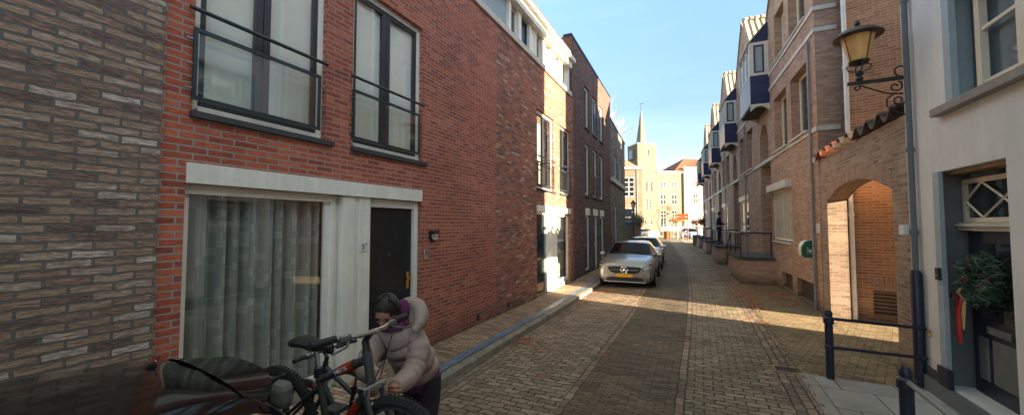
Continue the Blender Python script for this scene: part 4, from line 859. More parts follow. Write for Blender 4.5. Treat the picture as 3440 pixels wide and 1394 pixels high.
m = MB(); m.quad(FK(0, -0.02, 11.5), FK(9, -0.02, 11.5), FK(9, -5, 11.5), FK(0, -5, 11.5)); m.build('roof', 'rooffelt', kb)
pipe('downpipe', 'white rain pipe in the yard corner, lit by the sun behind the arch', [(2.90, 10.53, 11), (2.90, 10.53, 0)], 0.045, 'white_plastic', 12, bands=(2.2, 5.4, 7.2))
pipe('downpipe', 'thin white pipe between the yard wall and the white house', [(2.46, 6.71, 9), (2.46, 6.71, 0.3)], 0.028, 'white_plastic', 8)
pipe('downpipe', 'blue grey cast iron rain pipe on the corner of the white house', [(2.43, 6.60, 9), (2.43, 6.60, 0)], 0.031, 'slate', 12, bands=(2.95, 4.9, 1.9))
part(None, 'x', 'black', (0, 0.001, 0, 0.001, -1, -0.9)).name = 'tmp'; bpy.data.objects.remove(bpy.data.objects['tmp'])
o = T('pipe_shoe', 'thick black cast iron foot of the corner rain pipe', 'pipe', (2.43, 6.60, 0)); m = MB(); m.lathe([(0.058, 0.0), (0.058, 1.38), (0.045, 1.42)], (2.42, 6.58, 0), 12); m.build('pipe', 'blackblue', o, smooth=True)
o = T('junction_box', 'small pale junction box strapped beside the corner rain pipe', 'box'); o.location = (2.42, 6.62, 1.95); OFF[o.name] = Vector((2.42, 6.62, 1.95))
part(o, 'casing', 'white_plastic', (2.34, 2.40, 6.63, 6.76, 1.86, 1.99), bevel=0.008)

# bracket lantern on the corner
lt = T('bracket_lantern', 'black wrought iron wall lantern with amber glass on a scrolled arm', 'street lamp', (2.42, 6.64, 3.9))
m = MB(); m.box(1.84, 2.42, 6.62, 6.66, 3.885, 3.93); m.build('arm', 'black', lt, bevel=0.004)
def sc(c, r0, r1, a0, a1, n=14): return [(c[0] + (r0 + (r1 - r0) * i / n) * math.cos(R(a0 + (a1 - a0) * i / n)), 6.64, c[1] + (r0 + (r1 - r0) * i / n) * math.sin(R(a0 + (a1 - a0) * i / n))) for i in range(n + 1)]
for pth in (sc((2.33, 3.80), 0.02, 0.075, 0, 430), sc((2.36, 3.62), 0.02, 0.07, -60, 340), sc((1.94, 3.84), 0.015, 0.04, 90, 420), sc((2.40, 4.02), 0.10, 0.03, -90, -300), [(1.98, 6.64, 3.87), (2.1, 6.64, 3.80), (2.25, 6.64, 3.72), (2.40, 6.64, 3.70)], [(2.42, 6.64, 3.42), (2.32, 6.64, 3.47), (2.24, 6.64, 3.55), (2.24, 6.64, 3.65), (2.30, 6.64, 3.70)]):
    m = MB(); m.tube(pth, 0.011, 6); m.build('scroll', 'black', lt, smooth=True)
m = MB(); m.lathe([(0.03, 3.93), (0.045, 3.96), (0.03, 4.0), (0.05, 4.03), (0.03, 4.07)], (1.97, 6.64, 0), 12)
for s_ in (-1, 1):
    for ax in ((1, 0), (0, 1)): m.tube([(1.97, 6.64, 4.05), (1.97 + s_ * 0.11 * ax[0], 6.64 + s_ * 0.11 * ax[1], 4.08), (1.97 + s_ * 0.13 * ax[0], 6.64 + s_ * 0.13 * ax[1], 4.14), (1.97 + s_ * 0.07 * ax[0], 6.64 + s_ * 0.07 * ax[1], 4.17)], 0.009, 6)
m.build('cradle', 'black', lt)
m = MB(); m.lathe([(0.03, 4.14), (0.10, 4.17), (0.115, 4.20)], (1.97, 6.64, 0), 16); m.build('glass_cup', 'black', lt)
m = MB(); m.lathe([(0.105, 4.20), (0.185, 4.55)], (1.97, 6.64, 0), 16); m.build('lamp_glass', 'lamp_glass', lt, smooth=True)
m = MB()
for a_ in range(4): an = a_ * math.pi / 2 + 0.5; m.tube([(1.97 + 0.115 * math.cos(an), 6.64 + 0.115 * math.sin(an), 4.2), (1.97 + 0.2 * math.cos(an), 6.64 + 0.2 * math.sin(an), 4.56)], 0.007, 5)
m.build('lantern_frame', 'black', lt)
m = MB(); m.lathe([(0.265, 4.53), (0.27, 4.545), (0.20, 4.61), (0.08, 4.66), (0.05, 4.68), (0.02, 4.70), (0.035, 4.72), (0.01, 4.77)], (1.97, 6.64, 0), 20); m.build('lamp_hood', 'black', lt, smooth=True)

# ---------------------------------------------------------------- white plastered house
FH = Fr((2.48, 0, 0), (0, 1), (-1, 0))
wh = T('white_plastered_house', 'white plastered house with grey door surround and dark plinth', 'house', (2.48, 5, 0))
m = MB(); wall(m, FH, -9, 6.68, -0.1, 6.5, [(4.0, 5.89, 3.32, 5.9), (5.03, 6.2, 0.18, 2.6), (-1, 0.6, 3.32, 5.9), (1.6, 3.0, 0.6, 2.6)], rev=0.28)
m.quad(FH(6.68, 0, -0.1), FH(6.68, -2.5, -0.1), FH(6.68, -2.5, 6.5), FH(6.68, 0, 6.5)); m.build('wall', 'plaster', wh)
m = MB(); x = 3.0
m.prism([(2.35, -9.2, 6.5), (8.9, -9.2, 6.5), (8.9, -9.2, 10.7)], (0, 15.9, 0)); m.build('roof', 'tile_brown', wh)
m = MB(); m.box(3.2, 8.85, -9, 6.3, 0, 6.4); m.build('rear_wall', 'plaster', wh)
part(wh, 'plinth', 'plinth', (6.22, 6.70, 0.0, 0.03, -0.05, 0.27), (-9, 5.02, 0.0, 0.03, -0.05, 0.27), fr=FH)
part(wh, 'window_sill', 'concrete', (3.9, 6.03, -0.1, 0.09, 3.22, 3.31), fr=FH, bevel=0.008)
o = part(wh, 'window_reveal', 'bluegrey', (5.76, 5.888, -0.05, 0.008, 3.32, 5.9), (5.85, 5.889, -0.28, -0.05, 3.32, 5.9), fr=FH)
win(wh, FH, 4.0, 5.84, 3.33, 5.9, w=-0.2, fw=0.10, th=0.05, mat='slate', gl='greypane')
m = MB(); z0, z1 = 3.43, 5.8
for u0, u1 in ((5.56, 5.64), (4.95, 5.07), (4.1, 4.18)): m.fbox(FH, u0, u1, -0.19, -0.13, z0, z1)
for u0, u1 in ((5.30, 5.33),): m.fbox(FH, u0, u1, -0.18, -0.15, z0 + 0.02, z0 + 0.03)
for z in (3.43, 3.98, 4.55, 5.1): m.fbox(FH, 4.18, 5.56, -0.18, -0.145, z, z + 0.035)
m.build('sash', 'cream', wh)
m = MB(); m.fbox(FH, 5.0, 5.7, -0.10, -0.02, 4.42, 4.50); m.build('sash_head', 'cream', wh)
# doorway
part(wh, 'door_surround', 'bluegrey', (6.08, 6.198, -0.02, 0.02, 0.18, 2.6), fr=FH); part(wh, 'door_side_panel', 'slate', (6.17, 6.199, -0.28, -0.02, 0.18, 2.6), fr=FH)
part(wh, 'door_soffit', 'wood', (5.04, 6.17, -0.27, -0.08, 2.56, 2.598), fr=FH)  # wood tone stands in for the warm orange light on the door head
part(wh, 'threshold', 'slate', (5.03, 6.5, -0.28, 0.06, -0.05, 0.17), fr=FH); part(wh, 'pilaster_base', 'blackblue', (6.0, 6.215, 0.003, 0.05, 0.0, 0.38), fr=FH)
o = win(wh, FH, 5.1, 6.15, 2.02, 2.50, w=-0.20, fw=0.05, mat='cream', gl='pane', name='transom_window')
m = MB(); c_, z_ = 5.82, 2.26
for a_, b_ in (((6.10, 2.26), (5.82, 2.45)), ((5.82, 2.45), (5.5, 2.26)), ((5.5, 2.26), (5.82, 2.07)), ((5.82, 2.07), (6.10, 2.26)), ((5.5, 2.26), (5.2, 2.45)), ((5.5, 2.26), (5.2, 2.07))): m.tube([FH(a_[0], -0.205, a_[1]), FH(b_[0], -0.205, b_[1])], 0.013, 4)
m.build('lattice_bar', 'cream', o)
part(wh, 'transom_cornice', 'stone', (5.05, 6.17, -0.25, -0.16, 1.93, 2.015), (5.05, 6.17, -0.25, -0.13, 1.975, 2.0), fr=FH)
d_ = part(wh, 'front_door', 'blackblue', (5.1, 6.12, -0.28, -0.22, 0.18, 1.925), fr=FH)
part(d_, 'door_panel', 'slate', (5.86, 6.02, -0.22, -0.21, 0.35, 0.8), (5.45, 5.8, -0.22, -0.21, 0.35, 0.8), fr=FH, bevel=0.005); part(d_, 'door_glass', 'pane', (5.45, 5.95, -0.22, -0.213, 1.0, 1.8), fr=FH); part(d_, 'letterbox', 'slate', (5.5, 5.85, -0.22, -0.2, 0.86, 0.93), fr=FH)
o = T('door_intercom', 'black intercom box on the blue grey door surround', 'intercom', FH(6.14, 0.02, 1.42)); part(o, 'casing', 'black', (6.10, 6.17, 0.02, 0.05, 1.36, 1.50), fr=FH, bevel=0.005); part(o, 'button', 'steel', (6.125, 6.145, 0.05, 0.055, 1.40, 1.42), fr=FH)
o = T('bell_pull', 'tiny brass bell push on the white plaster near the railing', 'bell', FH(6.45, 0, 0.68)); m = MB(); m.lathe([(0.018, 0), (0.014, -0.02), (0.006, -0.03)], FH(6.45, 0, 0.66), 10, 'X'); m.build('button', 'brass', o); part(o, 'back_plate', 'wood', (6.43, 6.47, 0.0, 0.006, 0.64, 0.72), fr=FH)
# wreath
wr = T('door_wreath', 'green pine wreath with red and gold ribbon hanging on the dark door', 'wreath', FH(5.85, -0.15, 1.38))
pts = [FH(5.76 + 0.19 * math.cos(a_ / 24 * 6.283), -0.15, 1.41 + 0.19 * math.sin(a_ / 24 * 6.283)) for a_ in range(24)]
m = MB(); leafcloud(m, pts, 0.055, 2600, 0.05, 11, 0.10); m.build('pine_ring', 'pine', wr)
rr = random.Random(2)
for j in range(12): p = Vector(rr.choice(pts)) + Vector((-0.06, rr.uniform(-.05, .05), rr.uniform(-.05, .05))); m = MB(); m.lathe([(0.004, -0.014), (0.012, -0.006), (0.012, 0.006), (0.004, 0.014)], p, 8); m.build('bauble', 'berry' if j % 3 else 'brass', wr)
def rib(pth, wdt, mt, nm):
    m = MB()
    for (p, q) in zip(pth, pth[1:]): m.add([FH(p[0] - wdt, p[1], p[2]), FH(p[0] + wdt, p[1], p[2]), FH(q[0] + wdt, q[1], q[2]), FH(q[0] - wdt, q[1], q[2]), FH(p[0] - wdt, p[1] - .004, p[2]), FH(p[0] + wdt, p[1] - .004, p[2]), FH(q[0] + wdt, q[1] - .004, q[2]), FH(q[0] - wdt, q[1] - .004, q[2])], [(0, 1, 2, 3), (7, 6, 5, 4), (0, 4, 5, 1), (2, 6, 7, 3), (0, 3, 7, 4), (1, 5, 6, 2)])
    m.build(nm, mt, wr)
rib([(6.0, -0.08, 1.2), (6.02, -0.06, 1.05), (5.99, -0.05, 0.92), (6.0, -0.06, 0.70)], 0.045, 'ribbonred', 'red_ribbon'); rib([(5.95, -0.085, 1.2), (5.94, -0.07, 1.05), (5.95, -0.06, 0.86)], 0.038, 'ribbongold', 'gold_ribbon')
rib([(6.0, -0.075, 1.2), (6.07, -0.04, 1.23), (6.12, -0.05, 1.17), (6.04, -0.07, 1.16)], 0.02, 'ribbonred', 'bow'); rib([(5.93, -0.075, 1.18), (5.98, -0.05, 1.25), (5.93, -0.05, 1.30)], 0.025, 'ribbongold', 'gold_bow')

# black iron barriers with knob posts
def post(par, x, y, h=0.86, r=0.045):
    m = MB(); m.lathe([(r, -0.05), (r, h * 0.44), (r * 1.2, h * 0.45), (r * 1.2, h * 0.49), (r, h * 0.50), (r, h - 0.16), (r * 1.3, h - 0.15), (r * 1.3, h - 0.08), (r * 0.9, h - 0.06), (r * 1.05, h - 0.02), (r * 0.6, h + 0.02)], (x, y, 0), 14); m.build('post', 'blackblue', par, smooth=True)
b1 = T('iron_barrier', 'blue black iron barrier with two rails across the pavement by the yard', 'barrier', (1.48, 6.36, 0)); post(b1, 1.48, 6.36)
for z0, z1 in ((0.77, 0.70), (0.40, 0.34)):
    m = MB(); m.tube([(1.48, 6.36, z0), (2.46, 6.50, z1 + 0.02)], 0.02, 8); m.build('rail', 'blackblue', b1, smooth=True)
b2 = T('iron_barrier', 'blue black iron post and rail at the bottom right corner before the door', 'barrier', (1.43, 4.12, 0)); post(b2, 1.43, 4.12)
for z0 in (0.77, 0.40):
    m = MB(); m.tube([(1.43, 4.12, z0), (1.40, 1.6, z0)], 0.02, 8); m.build('rail', 'galv', b2, smooth=True)
o = T('drain_grate', 'rusty iron drain grate in the road gutter beside the barrier', 'drain', (1.02, 6.5, -0.02))
part(o, 'frame', 'wood', (0.88, 1.22, 6.38, 6.40, -0.03, -0.006), (0.88, 1.22, 6.62, 6.64, -0.03, -0.006), (0.88, 0.90, 6.40, 6.62, -0.03, -0.006), (1.20, 1.22, 6.40, 6.62, -0.03, -0.006))
m = MB(); m.box(0.9, 1.2, 6.4, 6.62, -0.03, -0.02); m.build('pit', 'ink', o)
m = MB(); [m.box(0.915 + j * 0.036, 0.93 + j * 0.036, 6.4, 6.62, -0.028, -0.008) for j in range(8)]; m.build('bars', 'plinth', o)

# unseen blocks added and shaped to throw the shade and bound the sun band
nb = T('rear_sun_blocker', 'unseen brick block added behind the white house to shape the sun band', 'building', (9, 0, 0)); m = MB(); m.prism([(9.0, -6, 0), (16, -6, 0), (16, 4.90, 0), (9.0, 6.80, 0)], (0, 0, 10.8)); m.build('wall', 'tan_brick', nb)
m = MB(); m.prism([(8.95, -6, 10.8), (16, -6, 10.8), (16, 4.92, 10.8), (8.95, 6.83, 10.8)], (0, 0, 0.2)); m.build('roof', 'rooffelt', nb)
gw = T('yard_sun_blocker', 'unseen low brick block added in the yard to cut the sun band', 'building', (6, 7, 0)); m = MB(); m.prism([(6.6, 3, 0), (8.9, 3, 0), (8.9, 7.22, 0), (6.6, 7.85, 0)], (0, 0, 3.3)); m.build('wall', 'tan_brick', gw); m = MB(); m.prism([(6.55, 2.9, 3.3), (8.95, 2.9, 3.3), (8.95, 7.22, 3.3), (6.55, 7.88, 3.3)], (0, 0, 0.1)); m.build('roof', 'rooffelt', gw)

# ---------------------------------------------------------------- church, town buildings, far end of the street
CD = Vector((0.7936, 0.6084)); CN = Vector((0.6084, -0.7936)); FC = Fr((-11.6, 83.5, 0), CD, CN)
ct = T('church_tower', 'sunlit square brick church tower with slender spire and weather vane', 'tower', (-11.6, 83.5, 0))
m = MB(); wall(m, FC, 0, 4.3, -0.1, 19.0, [(2.25, 2.7, 16.4, 18.0), (1.75, 2.2, 8.8, 11.0), (2.9, 3.35, 8.8, 11.0), (1.75, 2.2, 5.0, 7.35), (2.55, 3.0, 5.0, 7.35), (1.4, 1.8, 1.85, 2.95), (2.75, 3.15, 1.85, 2.95)], rev=0.25)
m.quad(FC(0, 0, 0), FC(0, -4.3, 0), FC(0, -4.3, 19), FC(0, 0, 19)); m.quad(FC(4.3, 0, 0), FC(4.3, -4.3, 0), FC(4.3, -4.3, 19), FC(4.3, 0, 19)); m.quad(FC(0, -4.3, 0), FC(4.3, -4.3, 0), FC(4.3, -4.3, 19), FC(0, -4.3, 19)); m.build('wall', 'far_brick', ct)
m = MB(); m.fbox(FC, -0.12, 4.42, -4.42, 0.12, 19.0, 19.2); m.build('cornice', 'stone', ct)
m = MB(); m.fbox(FC, -0.5, 0.0, -2.9, -1.2, 15.9, 18.0); o = m.build('oriel_window', 'slate', ct); m = MB(); m.fbox(FC, -0.53, -0.502, -2.7, -1.4, 16.1, 17.8); m.build('pane', 'bluepane', o)
for a, b, c, d in ((2.25, 2.7, 16.4, 18.0), (1.75, 2.2, 8.8, 11.0), (2.9, 3.35, 8.8, 11.0), (1.75, 2.2, 5.0, 7.35), (2.55, 3.0, 5.0, 7.35), (1.4, 1.8, 1.85, 2.95), (2.75, 3.15, 1.85, 2.95)):
    win(ct, FC, a, b, c, d, w=-0.1, fw=0.08, mat='white', gl='darkpane', tra=[c + (d - c) * i / 4 for i in (1, 2, 3)] if d < 8 and c > 4 else ())
m = MB(); cx = Vector(FC(2.15, -2.15, 0)); sp_ = [(1.0, 19.2), (0.85, 19.8), (0.08, 26.9)]
m.lathe([(2.0, 19.2), (1.25, 19.45), (1.05, 20.2), (0.07, 27.0)], (cx.x, cx.y, 0), 8); m.build('spire', 'spire', ct)
m = MB(); m.lathe([(0.03, 27.0), (0.12, 27.2), (0.03, 27.35), (0.02, 28.6)], (cx.x, cx.y, 0), 8); m.box(cx.x - 0.4, cx.x + 0.3, cx.y - 0.01, cx.y + 0.01, 28.3, 28.36); m.box(cx.x - 0.15, cx.x + 0.15, cx.y - 0.01, cx.y + 0.01, 27.9, 27.95); m.prism([(cx.x + 0.25, cx.y, 28.2), (cx.x + 0.55, cx.y, 28.33), (cx.x + 0.25, cx.y, 28.46)], (0, 0.02, 0)); m.build('weather_vane', 'black', ct)
tb = T('town_hall_building', 'sunlit ochre brick building with tall windows right of the church tower', 'building', FC(7.4, 0, 0))
hl = [(a, b, c, d) for a, b in ((5.1, 6.6), (7.75, 9.25)) for c, d in ((9.75, 10.95), (6.1, 8.45), (1.3, 4.95))]
m = MB(); wall(m, FC, 4.31, 10.5, -0.1, 13.0, hl, rev=0.2); shell(m, Fr(FC(0, -0.5, 0), CD, CN), 4.35, 10.45, 0, 12.9, 8); m.build('wall', 'far_brick', tb)
part(tb, 'cornice', 'white', (4.31, 10.5, -0.3, 0.3, 13.0, 13.3), fr=FC)
for a, b, c, d in hl: win(tb, FC, a, b, c, d, w=-0.08, fw=0.11, mat='cream', gl='darkpane', mul=((a + b) / 2,), tra=(((c + d) / 2,) if d - c < 3 else (c + 2.1, c + 2.9)))
part(tb, 'chimney', 'hall_brick', (-1.2 + 5.4, 6.6, -4.4, -3.2, 12.9, 14.6), fr=FC)
wb = T('white_town_house', 'bright white plastered town house with red hipped roof at the end of the street', 'building', FC(12, 0, 0))
hl = [(12.7, 13.9, 10.0, 11.3), (12.7, 13.9, 6.4, 8.6), (12.2, 13.6, 0.2, 3.0), (15.5, 16.7, 10.0, 11.3), (15.5, 16.7, 6.4, 8.6), (15.5, 16.7, 1.5, 4)]
m = MB(); FC2 = Fr(FC(0, 0.5, 0), CD, CN); wall(m, FC2, 10.52, 19, -0.1, 14.0, hl, rev=0.2); m.quad(FC2(10.52, 0, 0), FC2(10.52, -9, 0), FC2(10.52, -9, 14), FC2(10.52, 0, 14)); m.quad(FC2(19, 0, 0), FC2(19, -9, 0), FC2(19, -9, 14), FC2(19, 0, 14)); m.quad(FC2(10.52, -9, 0), FC2(19, -9, 0), FC2(19, -9, 14), FC2(10.52, -9, 14)); m.build('wall', 'farplaster', wb)
part(wb, 'cornice', 'white', (10.4, 19.1, -0.3, 0.25, 14.0, 14.3), fr=FC2)
for h in hl: win(wb, FC2, *h, w=-0.08, fw=0.1, mat='cream', gl='darkpane', mul=((h[0] + h[1]) / 2,), tra=((h[2] + h[3]) / 2,))
m = MB(); A = [Vector(FC2(u, w_, z)) for u, w_, z in ((8.2, 0.0, 13.32), (19.3, 0.3, 14.31), (19.3, -9.3, 14.31), (8.2, -9.0, 13.32), (13.6, -4.2, 16.9), (17.5, -4.5, 16.9))]
m.add(A, [(0, 1, 5, 4), (1, 2, 5), (2, 3, 4, 5), (3, 0, 4), (0, 3, 2, 1)]); m.build('roof', 'tile_red', wb)
FHl = Fr((-9.45, 73.4, 0), Vector((-0.97, -0.24)), (0.24, -0.97))
hb = T('parish_hall', 'brown brick hall with large white window and tiled roof left of the tower', 'building', (-9.45, 73.4, 0))
hl = [(1.35, 3.4, 7.1, 10.7), (1.2, 3.4, 2.4, 5.0)]
m = MB(); wall(m, FHl, 0, 12, -0.1, 12.2, hl, rev=0.2); m.quad(FHl(0, 0, 0), FHl(0, -8, 0), FHl(0, -8, 12.2), FHl(0, 0, 12.2)); m.quad(FHl(0, -8, 0), FHl(12, -8, 0), FHl(12, -8, 12.2), FHl(0, -8, 12.2)); m.build('wall', 'hall_brick', hb)
part(hb, 'cornice', 'white', (-0.1, 12, -0.2, 0.3, 12.2, 12.6), fr=FHl); part(hb, 'downpipe', 'galv', (0.85, 0.98, 0.01, 0.12, 0, 12.2), fr=FHl)
for h in hl: win(hb, FHl, *h, w=-0.06, fw=0.14, mat='white', gl='darkpane', mul=((h[0] + h[1]) / 2,), tra=(h[2] + 0.9, h[2] + 1.8, h[2] + 2.7)[:2 if h[3] < 6 else 3], mw=0.09)
m = MB(); m.prism([FHl(0.9, 0.2, 12.61), FHl(12, 0.2, 12.61), FHl(12, -4, 15.2), FHl(3.6, -4, 15.2)], (0, 0, 0.1)); m.build('roof', 'tile_brown', hb)
# side wing linking the tower to the wings, low trees, fence and shrubs on the plaza
bf = T('mesh_fence', 'thin grey mesh fence on the plaza before the ochre building', 'fence', FC(5, 8, 0)); FP = Fr(FC(0, 8, 0), CD, CN)
for j in range(7): m = MB(); m.tube([FP(0.5 + 2.2 * j, 0, 0), FP(0.5 + 2.2 * j, 0, 2.0)], 0.04, 6); m.build('fence_post', 'galv', bf)
m = MB(); [m.tube([FP(0.5, 0, z), FP(13.7, 0, z)], 0.02, 4) for z in (0.15, 2.0)]
for j in range(90): m.tube([FP(0.5 + 0.147 * j, 0, 0.15), FP(0.5 + 0.147 * j, 0, 2.0)], 0.006, 3)
m.build('wire_mesh', 'galv', bf)
pw = T('plaza_wall', 'low pale wall with scrub before the ochre building', 'wall', FC(4, 6, 0)); m = MB(); m.fbox(FC, 1.5, 8.5, 5.4, 5.8, 0, 1.5); m.build('wall', 'stone', pw)
m = MB(); leafcloud(m, [FC(1 + 0.22 * j, 6.6, 0.25) for j in range(36)], 0.16, 1500, 0.28, 21); o = T('low_hedge', 'scrubby yellow green hedge at the foot of the plaza wall', 'hedge', FC(4, 6.6, 0)); m.build('foliage', 'shrub', o)
def bare_tree(loc, label, h=9, seed=1, lean=0, mat='twig', spread=1.0, depth=5, r0=0.13, kind='bare_tree', group=None, trunk='bark'):
    rnd = random.Random(seed); t = T(kind, label, 'tree', loc, group); tr = MB(); cr = MB()
    def grow(p, d, L, r, lv):
        q = p + d * L; mb = tr if lv < 2 else cr; mid = (p + q) / 2 + Vector((rnd.uniform(-1, 1), rnd.uniform(-1, 1), 0)) * L * 0.05
        mb.tube([p, mid, q], [r, r * 0.85, r * 0.7], 6 if lv < 2 else 3, cap=False)
        if lv >= depth: return
        for _ in range(3 if lv else 4):
            a = Vector((rnd.gauss(0, 1), rnd.gauss(0, 1), rnd.gauss(0.25, 0.5))).normalized(); nd = (d + a * 0.75 * spread).normalized(); grow(q, nd, L * rnd.uniform(0.6, 0.85), r * 0.6, lv + 1)
    grow(Vector(loc), Vector((lean, 0, 1)).normalized(), h * 0.28, r0, 0); tr.build('trunk', trunk, t); cr.build('crown', mat, t); return t
bare_tree(FC(10.6, 7, 0), 'bare sunlit tree with fine twigs before the white town house', 9.5, 4, mat='palebark', r0=0.12)
bare_tree((-9.5, 37, 0), 'bare tree top rising behind the dark brown brick house', 14.5, 9, lean=0.0, depth=5, r0=0.14, spread=0.6)
bare_tree(FC(1.5, 9.5, 0), 'small bare bush like tree near the foot of the tower', 5.5, 14, mat='twig', depth=4, r0=0.07)
def pollard(loc, label, h, r, leafm, trunkm='bark', seed=1, tr=0.1, n=700):
    t = T('pollarded_tree', label, 'tree', loc); x, y, z = loc; m = MB(); m.tube([(x, y, z), (x + 0.03, y, z + h * 0.5), (x, y, z + h)], [tr, tr * 0.8, tr], 8)
    for j in range(6): a = j * 1.05; m.tube([(x, y, z + h * 0.9), (x + r * 0.8 * math.cos(a), y + r * 0.8 * math.sin(a), z + h + r * 0.35)], [tr * 0.6, tr * 0.25], 5)
    m.build('trunk', trunkm, t); m = MB(); leafcloud(m, [(x + r * 0.8 * math.cos(a), y + r * 0.8 * math.sin(a), z + h + r * 0.3) for a in [i * 0.52 for i in range(12)]] + [(x, y, z + h + r * 0.3)], 0.09, n, r * 0.22, seed); m.build('crown', leafm, t); return t
def pix(D, x, y=None):      # offline survey helper values are baked below
    return None
pollard((-2.9, 57.0, -0.1), 'pale trunked pollard with brown leaf ball near the street lamp', 2.5, 0.85, 'leaf', 'palebark', 3, 0.14)
pollard((-0.35, 50.0, -0.1), 'thin dark pollard before the blue car', 2.2, 0.6, 'redleaf', 'bark', 4, 0.07, 500)
pollard((0.9, 44.0, -0.05), 'stout pollard with dark red leaf clusters at the end of the right row', 2.0, 1.0, 'redleaf', 'bark', 5, 0.16, 1500)
pollard((1.9, 46.5, -0.05), 'second dark red pollard half behind the last gabled house', 2.2, 0.9, 'redleaf', 'bark', 6, 0.14, 1200)
o = T('planter_box', 'dark green planter box at the end of the railings', 'planter', (-0.15, 39.5, -0.03)); part(o, 'box', 'shrub', (-0.65, 0.35, 39.0, 40.0, -0.03, 0.85)); part(o, 'rim', 'plinth', (-0.7, 0.4, 38.95, 40.05, 0.853, 0.95))
lamppost((-4.3, 61.0, -0.1), 'pale street lamp on the plaza before the ochre building', 3.9, 'galv', 0.24)
o = T('direction_sign', 'orange red direction sign arrows on a red pole on the plaza', 'signpost', (-1.4, 52, -0.1)); m = MB(); m.tube([(-1.4, 52, -0.1), (-1.4, 52, 3.4)], 0.06, 8); m.build('pole', 'signorange', o)
for z in (2.55, 2.95): m = MB(); m.prism([(-2.7, 51.9, z + 0.17), (-2.5, 51.9, z), (-1.3, 51.9, z), (-1.3, 51.9, z + 0.34), (-2.5, 51.9, z + 0.34)], (0, -0.05, 0)); m.build('arrow_board', 'signorange', o)
o = T('litter_bin', 'rusty red litter bin beside the pale pollard', 'bin', (-4.2, 57.5, -0.1)); m = MB(); m.lathe([(0.42, -0.1), (0.45, 0.9), (0.48, 0.95), (0.4, 1.05)], (-4.2, 57.5, 0), 12); m.build('drum', 'signorange', o); m = MB(); m.lathe([(0.46, 0.60), (0.47, 0.66)], (-4.2, 57.5, 0), 12); m.build('band', 'plinth', o)
o = T('bollard', 'short red and white bollard near the pale pollard', 'bollard', (-2.2, 56.4, -0.1)); m = MB(); m.lathe([(0.11, -0.1), (0.1, 0.9), (0.05, 1.0)], (-2.2, 56.4, 0), 10); m.build('post', 'signorange', o); m = MB(); m.lathe([(0.115, 0.45), (0.112, 0.65)], (-2.2, 56.4, 0), 10); m.build('band', 'white_plastic', o)
for i, (x, y) in enumerate(((-1.55, 14.3),)): pass

